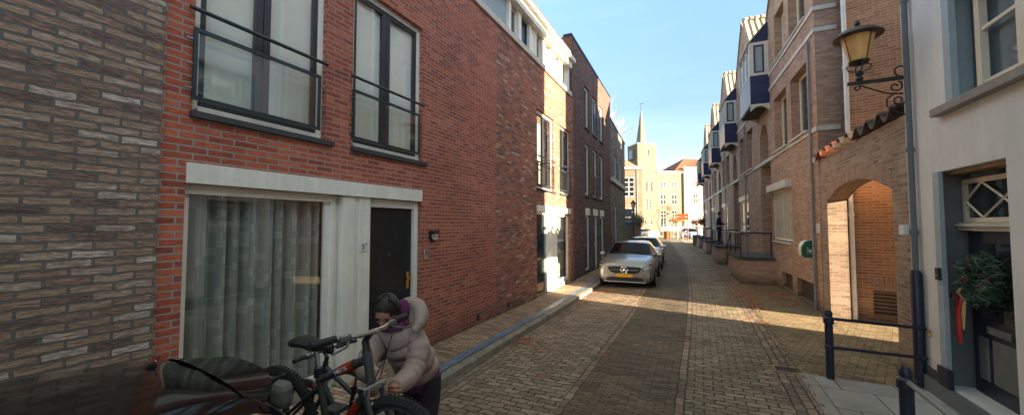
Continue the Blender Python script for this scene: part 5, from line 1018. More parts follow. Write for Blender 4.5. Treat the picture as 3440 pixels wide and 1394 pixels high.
# ---------------------------------------------------------------- cars
def lerp(a, b, f): return a + (b - a) * f
def make_car(name, label, paint, st, L=4.3, front='star', wheels=(1.33, -1.36), wr=0.31, plate='plate', spoiler=False, simple=False):
    t = T(name, label, 'car', (0, 0, 0)); g = []
    for x, zb, wb, zs, ws, zt, wt in st:
        g.append([(0, zb), (wb * 0.95, zb), (lerp(wb, ws, 0.7), zb + 0.10), (ws + 0.012, lerp(zb, zs, 0.5)), (ws + 0.006, lerp(zb, zs, 0.82)), (ws - 0.01, zs), (lerp(ws, wt, 0.16), lerp(zs, zt, 0.12)), (lerp(ws, wt, 0.92), lerp(zs, zt, 0.86)), (wt * 0.93, lerp(zs, zt, 0.98)), (wt * 0.55, zt + 0.012), (0, zt + 0.02)])
    nj = len(g[0]); body = MB(); glass_ = {'windscreen': MB(), 'side_window': MB(), 'rear_window': MB()}
    def P(i, j, s): w_, z = g[i][j]; return (st[i][0], s * w_, z)
    for i in range(len(st) - 1):
        for j in range(nj - 1):
            for s in (-1, 1):
                q = [P(i, j, s), P(i + 1, j, s), P(i + 1, j + 1, s), P(i, j + 1, s)]; key = None
                za, zb_ = st[i][5] - st[i][3], st[i + 1][5] - st[i + 1][3]
                if st[i][7 - 1] and j == 6 and min(za, zb_) > 0.22: key = 'side_window'
                if j >= 7 and abs(za - zb_) > 0.18: key = 'windscreen' if st[i][0] > -0.3 else 'rear_window'
                if key == 'side_window' and abs(za - zb_) > 0.18: key = None if st[i][0] < -0.5 else 'side_window'
                (glass_[key] if key else body).add(q, [(0, 1, 2, 3)])
    for e in (0, len(st) - 1):
        for s in (-1, 1): body.add([P(e, j, s) for j in range(nj)], [tuple(range(nj))])
    body.build('body', paint, t, smooth=True, weld=True)
    for k_, mb in glass_.items():
        if mb.f: mb.build(k_, 'carpane', t, smooth=True, weld=True)
    for j_, (x, n_) in enumerate(((wheels[0], 'f'), (wheels[1], 'r'))):
        for s in (-1, 1):
            wy_ = s * (st[3][4] - 0.075)
            m = MB(); m.lathe([(wr * 0.6, -0.10), (wr * 0.95, -0.105), (wr, -0.08), (wr, 0.08), (wr * 0.95, 0.105), (wr * 0.6, 0.10)], (x, wy_, wr), 24, 'Y'); ty = m.build('wheel', 'tyre', t, smooth=True)
            m = MB(); m.lathe([(0.05, 0.085), (wr * 0.55, 0.09), (wr * 0.62, 0.107)], (x, wy_ if s > 0 else wy_ - 0.19, wr), 20, 'Y')
            for a in range(5):
                an = a * 2 * math.pi / 5; yy = wy_ + s * 0.1; m.tube([(x, yy, wr), (x + wr * 0.6 * math.cos(an), yy, wr + wr * 0.6 * math.sin(an))], 0.022, 5)
            m.build('rim', 'steel', ty)
            m = MB(); n = 16; yy = s * (st[3][4] + 0.014)
            m.add([(x, yy, wr + 0.02)] + [(x + (wr + 0.05) * math.cos(math.pi * a / n), yy, wr + 0.0 + (wr + 0.05) * math.sin(math.pi * a / n)) for a in range(n + 1)], [(0, a + 1, a + 2) for a in range(n)]); m.build('wheel_arch', 'rubber', t)
    xf = st[0][0]
    def curve_x(y, z): # front end bows back towards the sides
        def ip(v, tb):
            for (a0, b0), (a1, b1) in zip(tb, tb[1:]):
                if v <= a1: return b0 + (b1 - b0) * max(0, v - a0) / (a1 - a0)
            return tb[-1][1]
        dy = ip(abs(y), [(0, 0), (0.62, 0.0), (0.72, 0.03), (0.80, 0.12), (0.86, 0.25), (0.89, 0.45)]); dz = ip(z, [(0, 0), (0.69, 0), (0.76, 0.05), (0.85, 0.17), (0.91, 0.45)])
        return xf - math.hypot(dy, dz)
    def patch(pts, nm, mt, par=t, dx=0.012, sub=6, th=0.03):
        m = MB(); n = len(pts); vs = [(curve_x(y, z) + dx, y, z) for y, z in pts]; m.add(vs + [(v[0] - th, v[1], v[2]) for v in vs], [tuple(range(n)), tuple(range(2 * n - 1, n - 1, -1))] + [(i, (i + 1) % n, n + (i + 1) % n, n + i) for i in range(n)]); return m.build(nm, mt, par)
    if front:
        gp = [(-0.52, 0.63), (-0.50, 0.69), (-0.2, 0.705), (0, 0.71), (0.2, 0.705), (0.50, 0.69), (0.52, 0.63), (0.44, 0.52), (0.28, 0.475), (0, 0.465), (-0.28, 0.475), (-0.44, 0.52)]
        gr = patch(gp, 'grille', 'rubber', dx=0.03)
        m = MB(); ys = [-0.43 + 0.86 * i / 12 for i in range(13)]
        for a, b in zip(ys, ys[1:]): m.add([(curve_x(y, 0.6) + 0.045, y, z) for y, z in ((a, 0.585), (b, 0.585), (b, 0.615), (a, 0.615))], [(0, 1, 2, 3)])
        m.build('chrome_bar', 'chrome', gr)
        if front == 'star':
            m = MB(); rp = 0.105; cx_, cz = xf + 0.075, 0.595; m.tube([(cx_, rp * math.cos(2 * math.pi * i / 24), cz + rp * math.sin(2 * math.pi * i / 24)) for i in range(25)], 0.012, 6)
            for a in (90, 210, 330): d_ = Vector((0, math.cos(R(a)), math.sin(R(a)))); n_ = Vector((0, -d_.z, d_.y)); c0 = Vector((cx_, 0, cz)); m.add([c0 + n_ * 0.022, c0 + d_ * rp, c0 - n_ * 0.022, c0 - d_ * 0.015, c0 + Vector((0.015, 0, 0))], [(0, 1, 4), (1, 2, 4), (2, 3, 4), (3, 0, 4)])
            m.build('star_emblem', 'chrome', gr)
        for s in (-1, 1):
            hp = [(s * 0.52, 0.66), (s * 0.60, 0.73), (s * 0.74, 0.79), (s * 0.82, 0.80), (s * 0.85, 0.74), (s * 0.83, 0.65), (s * 0.72, 0.60), (s * 0.56, 0.58)]
            h = patch(hp, 'headlight', 'headlight', dx=0.02); m = MB(); m.tube([(curve_x(y, z) + 0.035, y, z) for y, z in ((s * 0.56, 0.66), (s * 0.62, 0.72), (s * 0.76, 0.77), (s * 0.81, 0.73), (s * 0.80, 0.68))], 0.011, 5); m.build('light_strip', 'chrome', h)
            patch([(s * 0.68, 0.30), (s * 0.80, 0.30), (s * 0.845, 0.42), (s * 0.80, 0.48), (s * 0.75, 0.44)], 'side_intake', 'rubber', dx=0.02)
        patch([(-0.60, 0.26), (-0.54, 0.34), (-0.4, 0.36), (0.4, 0.36), (0.54, 0.34), (0.60, 0.26), (0.5, 0.245), (-0.5, 0.245)], 'lower_intake', 'rubber', dx=0.03)
        part(t, 'bumper_lip', paint, (xf - 0.1, xf + 0.04, -0.66, 0.66, 0.19, 0.235), bevel=0.02)
        if plate: part(t, 'number_plate', plate, (xf + 0.035, xf + 0.055, -0.26, 0.26, 0.37, 0.475), bevel=0.004)
    for s in (-1, 1):
        m = MB(); mx_ = 0.62; m.lathe([(0.02, -0.10), (0.075, -0.07), (0.085, 0.0), (0.075, 0.07), (0.02, 0.10)], (0.60, s * (st[5][4] + 0.10), 1.0), 10, 'Y'); mi = m.build('wing_mirror', paint, t, smooth=True); m = MB(); m.tube([(0.6, s * (st[5][4] - 0.06), 0.96), (0.6, s * (st[5][4] + 0.05), 0.98)], 0.03, 6); m.build('mirror_arm', 'rubber', mi)
        tl = MB(); xe = st[-1][0]; tl.fbox(Fr((xe + 0.05, 0, 0), (0, 1), (-1, 0)), s * 0.52 if s > 0 else -0.8, s * 0.8 if s > 0 else -0.52, 0.0, 0.09, 0.74, 0.92); tl.build('tail_light', 'berry', t)
    if not simple:
        for s in (-1, 1):
            m = MB(); m.tube([(2.10, s * 0.60, 0.775), (1.98, s * 0.66, 0.853), (1.7, s * 0.70, 0.915), (1.35, s * 0.735, 0.947), (0.95, s * 0.74, 0.99), (0.80, s * 0.735, 1.012)], 0.0045, 4); m.build('bonnet_gap', 'rubber', t)
        m = MB(); m.tube([(0.80, -0.74, 1.02), (0.79, 0.0, 1.04), (0.80, 0.74, 1.02)], 0.014, 5); m.build('cowl', 'rubber', t)
        for y0 in (-0.15, 0.42): m = MB(); m.tube([(0.76, y0, 1.06), (0.66, y0 - 0.42, 1.085)], 0.008, 4); m.build('wiper', 'rubber', t)
        part(t, 'sill_trim', 'rubber', (-1.0, 0.95, -0.865, 0.865, 0.2, 0.245))
        for s in (-1, 1):
            for x in (0.0, -0.85): part(t, 'door_handle', paint, (x - 0.09, x + 0.09, s * 0.89 - 0.012, s * 0.89 + 0.012, 0.86, 0.885))
            m = MB(); m.add([(-0.36, s * 0.79, 0.98), (-0.44, s * 0.79, 0.98), (-0.46, s * 0.655, 1.36), (-0.40, s * 0.655, 1.37)], [(0, 1, 2, 3)]); m.build('door_pillar', 'rubber', t)
    return t
HATCH = [(2.15, 0.24, 0.62, 0.62, 0.66, 0.70, 0.58), (2.12, 0.21, 0.70, 0.66, 0.76, 0.76, 0.62), (1.98, 0.20, 0.78, 0.74, 0.85, 0.85, 0.68), (1.7, 0.19, 0.82, 0.80, 0.88, 0.91, 0.72), (1.35, 0.19, 0.83, 0.84, 0.885, 0.94, 0.75), (0.95, 0.19, 0.84, 0.88, 0.885, 0.985, 0.75),
         (0.78, 0.19, 0.84, 0.90, 0.88, 1.01, 0.74), (0.02, 0.19, 0.84, 0.93, 0.88, 1.37, 0.60), (-0.3, 0.19, 0.84, 0.94, 0.88, 1.42, 0.60), (-0.8, 0.19, 0.84, 0.96, 0.88, 1.43, 0.59), (-1.3, 0.19, 0.84, 0.98, 0.875, 1.40, 0.57), (-1.68, 0.20, 0.83, 0.99, 0.86, 1.34, 0.55), (-2.0, 0.24, 0.80, 0.97, 0.82, 1.03, 0.62), (-2.12, 0.30, 0.76, 0.86, 0.78, 0.92, 0.66), (-2.15, 0.36, 0.7, 0.7, 0.74, 0.78, 0.66)]
c1 = make_car('parked_car', 'silver hatchback with round star emblem parked facing the camera at the kerb', 'silver', HATCH); c1.location = (-2.33, 14.92, -0.075); c1.rotation_euler = (0, 0, R(-90 + 2.5)); c1['group'] = 'cars parked along the left kerb'
m = MB(); m.add([(0.50, -0.50, 1.145), (0.50, -0.36, 1.145), (0.42, -0.36, 1.185), (0.42, -0.50, 1.185)], [(0, 1, 2, 3)])
c2 = make_car('parked_car', 'white car parked behind the silver hatchback', 'whitecar', HATCH, front='plain'); c2.location = (-2.58, 20.35, -0.075); c2.rotation_euler = (0, 0, R(-90 + 3)); c2['group'] = 'cars parked along the left kerb'
FAR = [(a, b, c * 0.98, d * 1.06, e * 0.98, f * 1.08 if f > 1.1 else f * 1.02, g__) for a, b, c, d, e, f, g__ in HATCH]
c3 = make_car('parked_car', 'silver car on the plaza below the church tower, partly behind the garden wall', 'silver', HATCH, front='plain', plate='white_plastic', simple=True); c3.location = (-7.9, 60.5, -0.12); c3.rotation_euler = (0, 0, R(-42))
c4 = make_car('parked_car', 'pale blue small car on the plaza beside the pollards', 'bluecar', FAR, front='plain', plate='plate', simple=True); c4.location = (-1.3, 62.0, -0.12); c4.rotation_euler = (0, 0, R(-68))
c6 = make_car('parked_car', 'dim silver car behind the other silver car on the plaza', 'whitecar', HATCH, front='plain', plate='white_plastic', simple=True); c6.location = (-8.3, 68, -0.12); c6.rotation_euler = (0, 0, R(-30))
# black car in the foreground, seen over its roof
DARK = [(2.15, 0.26, 0.60, 0.56, 0.70, 0.62, 0.62), (2.0, 0.2, 0.76, 0.70, 0.84, 0.80, 0.72), (1.6, 0.19, 0.80, 0.80, 0.85, 0.92, 0.74), (0.95, 0.19, 0.81, 0.88, 0.86, 0.98, 0.74), (0.75, 0.19, 0.81, 0.9, 0.86, 1.0, 0.72), (-0.05, 0.19, 0.81, 0.93, 0.86, 1.36, 0.60), (-0.4, 0.19, 0.81, 0.94, 0.86, 1.415, 0.61), (-0.9, 0.19, 0.81, 0.95, 0.86, 1.43, 0.60),
        (-1.3, 0.19, 0.81, 0.97, 0.85, 1.42, 0.56), (-1.5, 0.19, 0.80, 0.98, 0.84, 1.41, 0.52), (-1.66, 0.19, 0.80, 0.98, 0.83, 1.40, 0.44), (-1.72, 0.19, 0.80, 0.98, 0.82, 1.36, 0.42), (-1.98, 0.22, 0.79, 0.96, 0.80, 1.08, 0.52), (-2.14, 0.30, 0.76, 0.88, 0.78, 0.95, 0.62), (-2.18, 0.36, 0.7, 0.7, 0.72, 0.78, 0.62)]
c5 = make_car('parked_car', 'glossy black car in the near left corner, seen over its roof', 'darkcar', DARK, front=None)
m = MB(); n = 14; up_ = []; dn = []
for i in range(n + 1):
    y = -0.41 + 0.82 * i / n; e = (abs(y) / 0.41) ** 3; up_.append((-1.65, y, 1.423 - 0.032 * e)); dn.append((-1.83 + 0.12 * e, y * 0.97, 1.40 - 0.045 * e))
m.v = up_ + dn + [(p[0] + 0.02, p[1], p[2] - 0.03) for p in dn] + [(p[0], p[1], p[2] - 0.05) for p in up_]; m.uv = [(0, 0)] * len(m.v); K = n + 1
for i in range(n): m.f += [(i, i + 1, K + i + 1, K + i), (K + i, K + i + 1, 2 * K + i + 1, 2 * K + i), (2 * K + i, 2 * K + i + 1, 3 * K + i + 1, 3 * K + i)]
m.build('spoiler', 'darkcar', c5, smooth=True)
m = MB(); m.tube([(-1.648, -0.34, 1.398), (-1.648, -0.26, 1.409), (-1.648, 0.0, 1.4195), (-1.648, 0.26, 1.409), (-1.648, 0.42, 1.387)], 0.0013, 5); m.build('roof_seam', 'rubber', c5)
m = MB(); m.prism([(-1.50, -0.25, 1.402), (-1.57, -0.25, 1.402), (-1.565, -0.25, 1.432), (-1.545, -0.25, 1.434)], (0, 0.016, 0)); an = m.build('antenna_base', 'rubber', c5); m = MB(); m.tube([(-1.558, -0.242, 1.43), (-1.577, -0.242, 1.455)], [0.006, 0.003], 8); m.build('antenna_stub', 'rubber', an); m = MB(); m.tube([(-1.564, -0.242, 1.437), (-1.567, -0.242, 1.441)], 0.0055, 8); m.build('antenna_ring', 'chrome', an)
c5.location = (-2.05, -0.76, -0.03); c5.rotation_euler = (0, 0, R(-96))

# ---------------------------------------------------------------- bicycles
def make_bike(label, frame='bikegrey', decal=True, name='bicycle'):
    t = T(name, label, 'bicycle', (0, 0, 0)); r = 0.325      # local: x forward, origin under the bottom bracket at tyre level
    ra, fa, bb, sc_, hb_, ht = Vector((-0.43, 0, r)), Vector((0.50, 0, r)), Vector((0.0, 0, 0.30)), Vector((-0.10, 0, 0.70)), Vector((0.30, 0, 0.70)), Vector((0.265, 0, 0.86))
    for c in (ra, fa):
        m = MB(); k = 40; m.tube([(c.x + r * 0.96 * math.cos(2 * math.pi * i / k), 0, c.z + r * 0.96 * math.sin(2 * math.pi * i / k)) for i in range(k + 1)], 0.027, 8, cap=False)
        for i in range(k * 2):
            a = 2 * math.pi * i / (k * 2); d = Vector((math.cos(a), 0, math.sin(a)))
            for y in (-0.014, 0.014): p = c + d * (r * 0.96 + 0.026) + Vector((0, y, 0)); m.lathe([(0.006, -0.004), (0.006, 0.004)], p, 4, 'Y')
        w_ = m.build('wheel', 'tyre', t, smooth=False)
        m = MB(); m.tube([(c.x + r * 0.87 * math.cos(2 * math.pi * i / k), 0, c.z + r * 0.87 * math.sin(2 * math.pi * i / k)) for i in range(k + 1)], 0.012, 6, cap=False); m.build('rim', 'rack', w_)
        m = MB()
        for i in range(18): a = 2 * math.pi * i / 18; s = 1 if i % 2 else -1; m.tube([(c.x, s * 0.03, c.z), (c.x + r * 0.86 * math.cos(a), 0, c.z + r * 0.86 * math.sin(a))], 0.0018, 3)
        m.build('spokes', 'steel', w_); m = MB(); m.lathe([(0.018, -0.05), (0.025, -0.035), (0.015, 0), (0.025, 0.035), (0.018, 0.05)], c, 10, 'Y'); m.build('hub', 'steel', w_)
    m = MB(); m.tube([bb, sc_], 0.019, 10); m.tube([bb, hb_ + Vector((0, 0, -0.02))], [0.022, 0.028], 10); m.tube([sc_ - Vector((0, 0, 0.06)), ht - Vector((0.01, 0, 0.05))], [0.02, 0.024], 10)
    for y in (-0.045, 0.045): m.tube([bb + Vector((-0.02, y * 0.8, 0)), ra + Vector((0, y, 0))], 0.011, 6); m.tube([sc_ + Vector((0, y * 0.4, -0.10)), ra + Vector((0, y, 0))], 0.010, 6)
    m.tube([hb_, ht], 0.025, 12); fr_ = m.build('frame', frame, t, smooth=True)
    if decal:
        for a, b, f0, f1, nm in ((sc_ - Vector((0, 0, 0.06)), ht - Vector((0.01, 0, 0.05)), 0.45, 0.8, 'top_tube_decal'), (bb, hb_ + Vector((0, 0, -0.02)), 0.35, 0.75, 'down_tube_decal')):
            m = MB(); m.tube([a.lerp(b, f0), a.lerp(b, f0 + 0.1), a.lerp(b, f1)], [0.0235, 0.027, 0.0275], 10, cap=False); m.build(nm, 'bikered', fr_)
            d = (b - a).normalized(); ang = math.atan2(d.z, d.x)
            if nm == 'top_tube_decal':
                o = text('MATTS', 0.032, (0, 0, 0), (R(90), -ang, 0), 'white_plastic', fr_); o.location = a.lerp(b, 0.58) + Vector((0, -0.029, -0.002))
                o.rotation_euler = (Matrix.Rotation(-ang, 3, 'Y') @ Matrix.Rotation(R(90), 3, 'X')).to_euler()
    fk = MB()
    for y in (-0.055, 0.055): fk.tube([hb_ + Vector((0.01, y, -0.02)), hb_ + Vector((0.06, y, -0.14))], 0.016, 8); fk.tube([hb_ + Vector((0.06, y, -0.14)), fa + Vector((0, y, 0))], 0.02, 8)
    fo = fk.build('fork', frame, t, smooth=True); m = MB(); m.box(0.285, 0.335, -0.08, 0.08, 0.66, 0.70); m.build('fork_crown', 'steel', fo, bevel=0.008)
    m = MB(); m.tube([hb_ + Vector((0.03, -0.06, -0.10)), hb_ + Vector((0.03, 0.06, -0.10))], 0.012, 6); m.tube([hb_ + Vector((0.035, -0.05, -0.10)), hb_ + Vector((0.035, -0.05, -0.01))], 0.008, 6); m.tube([hb_ + Vector((0.035, 0.05, -0.10)), hb_ + Vector((0.035, 0.05, -0.01))], 0.008, 6); m.build('front_brake', 'steel', t)
    m = MB(); m.tube([sc_, sc_ + Vector((-0.03, 0, 0.12))], 0.0135, 10); m.build('seatpost', 'steel', t, smooth=True)
    m = MB(); m.lathe([(0.024, 0.66), (0.026, 0.70), (0.024, 0.715)], (sc_.x, 0, 0), 10); m.build('seat_clamp', 'black', t)
    sd = MB(); prof = [(-0.29, 0.06, 0.84), (-0.26, 0.07, 0.85), (-0.20, 0.065, 0.85), (-0.13, 0.04, 0.84), (-0.06, 0.022, 0.84), (-0.01, 0.02, 0.84), (0.01, 0.01, 0.836)]
    for i, (x, w_, z) in enumerate(prof): sd.v += [(x, w_ * math.cos(a), z + (0.022 if math.sin(a) > 0 else 0.04) * math.sin(a)) for a in [2 * math.pi * j / 12 for j in range(12)]]
    sd.uv = [(0, 0)] * len(sd.v)
    for i in range(len(prof) - 1): sd.f += [(i * 12 + j, i * 12 + (j + 1) % 12, (i + 1) * 12 + (j + 1) % 12, (i + 1) * 12 + j) for j in range(12)]
    sd.f += [tuple(range(12)), tuple(len(sd.v) - 12 + j for j in range(12))]; sa = sd.build('saddle', 'leather', t, smooth=True)
    m = MB(); [m.tube([(-0.25, y, 0.825), (-0.15, y * 0.8, 0.808), (-0.02, y * 0.4, 0.82)], 0.004, 5) for y in (-0.03, 0.03)]; m.build('saddle_rail', 'steel', sa)
    st_ = ht + Vector((-0.012, 0, 0.05)); m = MB(); m.tube([ht, st_], 0.02, 10); m.tube([st_, st_ + Vector((0.04, 0, 0.045))], 0.017, 8); m.build('stem', 'black', t); bc = st_ + Vector((0.045, 0, 0.05))
    m = MB(); m.tube([bc + Vector((-0.05, -0.31, 0.01)), bc + Vector((-0.02, -0.16, 0.012)), bc + Vector((0, -0.08, 0)), bc, bc + Vector((0, 0.08, 0)), bc + Vector((-0.02, 0.16, 0.012)), bc + Vector((-0.05, 0.31, 0.01))], 0.0125, 8); m.build('handlebar', 'chrome', t, smooth=True)
    for s in (-1, 1):
        m = MB(); m.tube([bc + Vector((-0.052, s * 0.32, 0.01)), bc + Vector((-0.03, s * 0.20, 0.012))], 0.0185, 10); m.build('grip', 'rubber', t, smooth=True)
        m = MB(); m.tube([bc + Vector((-0.02, s * 0.19, 0.0)), bc + Vector((-0.015, s * 0.13, 0.0))], 0.022, 8); m.tube([bc + Vector((0.0, s * 0.15, -0.01)), bc + Vector((0.035, s * 0.19, -0.02)), bc + Vector((0.03, s * 0.27, -0.035))], [0.008, 0.006, 0.005], 6); m.build('brake_lever', 'rack', t)
        m = MB(); m.tube([bc + Vector((0.0, s * 0.13, 0)), bc + Vector((0.10, s * 0.06, 0.02)), bc + Vector((0.11, 0, -0.08)), hb_ + Vector((0.04, -s * 0.02, 0.02))], 0.0028, 5); m.build('cable', 'rubber', t)
    m = MB(); m.lathe([(0.085, -0.05), (0.088, -0.047), (0.03, -0.045)], bb, 20, 'Y'); m.tube([bb + Vector((0, -0.06, 0)), bb + Vector((0.10, -0.065, -0.13))], 0.011, 6); m.tube([bb + Vector((0, 0.06, 0)), bb + Vector((-0.10, 0.065, 0.13))], 0.011, 6)
    m.build('crankset', 'rack', t); part(t, 'pedal', 'rack', (0.05, 0.15, -0.17, -0.07, 0.155, 0.18)); part(t, 'pedal', 'rack', (-0.15, -0.05, 0.07, 0.17, 0.42, 0.445))
    m = MB(); m.tube([bb + Vector((0, -0.048, 0.085)), ra + Vector((0, -0.048, 0.04)), ra + Vector((-0.04, -0.048, 0)), ra + Vector((0, -0.048, -0.04)), bb + Vector((0, -0.048, -0.085))], 0.004, 4); m.build('chain', 'rack', t)
    return t
k1 = make_bike('grey and orange red mountain bike held up on the car rack beside the person'); k1.location = (-1.86, 1.49, 0.475); k1.rotation_euler = (0, 0, R(1))
k2 = make_bike('smaller dark bike with black saddle behind the grey mountain bike on the rack', 'darkmetal', False); k2.location = (-2.10, 1.80, 0.42); k2.scale = (0.72,) * 3; k2.rotation_euler = (0, 0, R(180)); k2.scale = (0.75,) * 3
rk = T('bicycle_rack', 'dark bicycle rack on the rear of the black car', 'bicycle rack', (-1.9, 1.5, 0.4))
for y in (1.49, 1.80): part(rk, 'wheel_rail', 'rack', (-2.75, -1.1, y - 0.05, y + 0.05, 0.44 if y < 1.6 else 0.39, 0.47 if y < 1.6 else 0.415), bevel=0.005)
part(rk, 'carrier_beam', 'rack', (-2.1, -2.05, 1.2, 1.95, 0.36, 0.41), (-1.75, -1.70, 1.2, 1.95, 0.36, 0.41)); m = MB(); m.tube([(-1.9, 1.22, 0.4), (-1.9, 1.25, 1.0)], 0.02, 8); m.build('mast', 'rack', rk)
bg = T('carrier_bag', 'pale grey bag strapped over the rear wheel of the grey mountain bike', 'bag', (-2.15, 1.45, 1.0)); part(bg, 'body', 'plate_grey', (-2.27, -2.05, 1.33, 1.42, 0.98, 1.13), bevel=0.042); part(bg, 'strap', 'black', (-2.17, -2.14, 1.31, 1.43, 0.965, 1.145), bevel=0.004)

# ---------------------------------------------------------------- people
def skin(name, joints, edges, mat, parent, sub=2, root=0):
    me = bpy.data.meshes.new(name); off_ = OFF.get(parent.name, Vector((0, 0, 0))) if parent else Vector((0, 0, 0))
    me.from_pydata([Vector(j[0]) - off_ for j in joints], edges, []); o = bpy.data.objects.new(name, me); C.objects.link(o)
    md = o.modifiers.new('skin', 'SKIN'); md.use_smooth_shade = True
    for i, j in enumerate(joints):
        r = j[1]; d = me.skin_vertices[0].data[i]; d.radius = (r, r) if not isinstance(r, tuple) else r; d.use_root = (i == root)
    ss = o.modifiers.new('sub', 'SUBSURF'); ss.levels = sub; ss.render_levels = sub
    me.materials.append(M[mat]); o.parent = parent; OFF[o.name] = off_; return o
def chain(pts, n, bump=0.0, r=None):      # densely sampled chain with slightly puffy radii
    out = []
    for k in range(len(pts) - 1):
        for i in range(n): f = i / n; p = Vector(pts[k][0]).lerp(Vector(pts[k + 1][0]), f); rr = pts[k][1] + (pts[k + 1][1] - pts[k][1]) * f; out.append((p, rr * (1 + bump * (1 if i % 2 else -1))))
    out.append((Vector(pts[-1][0]), pts[-1][1])); return out
def ellipsoid(mb, c, rx, ry, rz, n=14, m_=9, rot=None):
    vs = []; 
    for i in range(m_ + 1):
        a = math.pi * i / m_
        for k in range(n): b = 2 * math.pi * k / n; v = Vector((rx * math.sin(a) * math.cos(b), ry * math.sin(a) * math.sin(b), rz * math.cos(a))); vs.append(Vector(c) + (rot @ v if rot else v))
    mb.add(vs, [(i * n + k, i * n + (k + 1) % n, (i + 1) * n + (k + 1) % n, (i + 1) * n + k) for i in range(m_) for k in range(n)])
def hand_joints(wrist, dirv, side, curl, s=1.0):
    """palm and five bent fingers as joints rooted at the wrist: returns joints, edges"""
    d = Vector(dirv).normalized(); sd = Vector(side); sd = (sd - d * sd.dot(d)).normalized(); nrm = d.cross(sd) * curl
    J = [(Vector(wrist), 0.021 * s), (Vector(wrist) + d * 0.035 * s, 0.027 * s), (Vector(wrist) + d * 0.075 * s, 0.028 * s)]; E_ = [(0, 1), (1, 2)]
    for f, L in ((-0.032, 0.060), (-0.011, 0.072), (0.011, 0.068), (0.031, 0.052)):
        b = Vector(wrist) + d * 0.09 * s + sd * f * s; k = len(J); J += [(b, 0.0095 * s), (b + (d * 0.6 + nrm * 0.6) * L * 0.5 * s, 0.0085 * s), (b + (d * 0.45 + nrm * 1.25) * L * 0.8 * s, 0.0075 * s)]; E_ += [(2, k), (k, k + 1), (k + 1, k + 2)]
    k = len(J); b = Vector(wrist) + d * 0.04 * s - sd * 0.035 * s; J += [(b, 0.011 * s), (b - sd * 0.02 * s + d * 0.03 * s + nrm * 0.02 * s, 0.0095 * s), (b - sd * 0.015 * s + d * 0.05 * s + nrm * 0.035 * s, 0.008 * s)]; E_ += [(1, k), (k, k + 1), (k + 1, k + 2)]
    return J, E_
def head(par, c, fwd, up, hairm, s=1.0, bob=0.0, skinm='skin'):
    f = Vector(fwd).normalized(); u = Vector(up); u = (u - f * u.dot(f)).normalized(); r_ = f.cross(u); rot = Matrix((r_, f, u)).transposed(); c = Vector(c); L = lambda x, y, z: c + rot @ Vector((x * s, y * s, z * s))
    m = MB(); ellipsoid(m, c, 0.076 * s, 0.096 * s, 0.112 * s, rot=rot); ellipsoid(m, L(0, 0.03, -0.065), 0.052 * s, 0.055 * s, 0.05 * s, rot=rot); ellipsoid(m, L(0, 0.103, -0.012), 0.013 * s, 0.02 * s, 0.024 * s, 8, 6, rot)
    for x in (-1, 1): ellipsoid(m, L(x * 0.078, -0.005, -0.005), 0.01 * s, 0.018 * s, 0.03 * s, 8, 6, rot)
    h = m.build('head', skinm, par, smooth=True)
    for x in (-1, 1): m = MB(); ellipsoid(m, L(x * 0.03, 0.085, 0.012), 0.012 * s, 0.008 * s, 0.008 * s, 8, 6, rot); m.build('eye', 'ink', h); 
    m = MB(); m.tube([L(-0.024, 0.09, -0.055), L(0, 0.098, -0.053), L(0.024, 0.09, -0.055)], 0.006 * s, 6); m.build('mouth', 'berry', h)
    m = MB()
    for x in (-1, 1): m.tube([L(x * 0.015, 0.096, 0.033), L(x * 0.045, 0.088, 0.034)], 0.004 * s, 5)
    m.build('eyebrows', hairm, h)
    m = MB(); ellipsoid(m, L(0, -0.014, 0.022), 0.086 * s, 0.098 * s, 0.108 * s, rot=rot); 
    if bob: ellipsoid(m, L(-0.055, -0.01, -0.05), 0.036 * s, 0.055 * s, 0.10 * s, 10, 7, rot); ellipsoid(m, L(0.055, -0.01, -0.05), 0.036 * s, 0.055 * s, 0.10 * s, 10, 7, rot); ellipsoid(m, L(0, -0.06, -0.04), 0.07 * s, 0.045 * s, 0.10 * s, 10, 7, rot)
    rs = random.Random(4)
    for k in range(90 if bob else 40):
        a = rs.uniform(-0.2, math.pi + 0.2) + math.pi; ln = rs.uniform(0.10, 0.15) if bob else 0.05; x0, y0 = 0.083 * math.cos(a), 0.094 * math.sin(a) - 0.012
        m.tube([L(x0 * 0.35, y0 * 0.4, 0.128), L(x0 * 0.85, y0 * 0.85, 0.085), L(x0 * 1.06, y0 * 1.05, 0.02), L(x0 * 1.05 + rs.uniform(-.01, .01), y0 * 1.08, 0.02 - ln)], [0.006 * s, 0.007 * s, 0.006 * s, 0.002 * s], 4)
    hr = m.build('hair', hairm, par, smooth=True); return h
# woman bending over the bicycles
p = T('person', 'person in a pale pink quilted jacket bending over the bicycle fork', 'person', (-1.96, 2.36, -0.08))
fw_ = Vector((0.45, -0.89, 0)); 
J = [((-1.96, 2.36, 0.86), 0.10), ((-1.955, 2.27, 1.0), 0.09), ((-1.95, 2.18, 1.12), 0.09), ((-1.95, 2.11, 1.22), 0.06), ((-1.95, 2.06, 1.29), 0.045), ((-1.95, 2.03, 1.34), 0.045),
     ((-1.84, 2.17, 1.18), 0.04), ((-1.77, 2.07, 1.02), 0.035), ((-1.62, 1.72, 1.05), 0.026), ((-2.05, 2.05, 1.19), 0.04), ((-1.99, 1.86, 1.07), 0.035), ((-1.68, 1.66, 1.12), 0.026),
     ((-1.89, 2.37, 0.80), 0.07), ((-1.86, 2.30, 0.42), 0.05), ((-1.88, 2.44, 0.02), 0.04), ((-1.84, 2.33, -0.04), 0.03), ((-2.03, 2.34, 0.80), 0.07), ((-2.015, 2.21, 0.42), 0.05), ((-2.06, 2.34, 0.02), 0.04), ((-2.01, 2.23, -0.04), 0.03)]
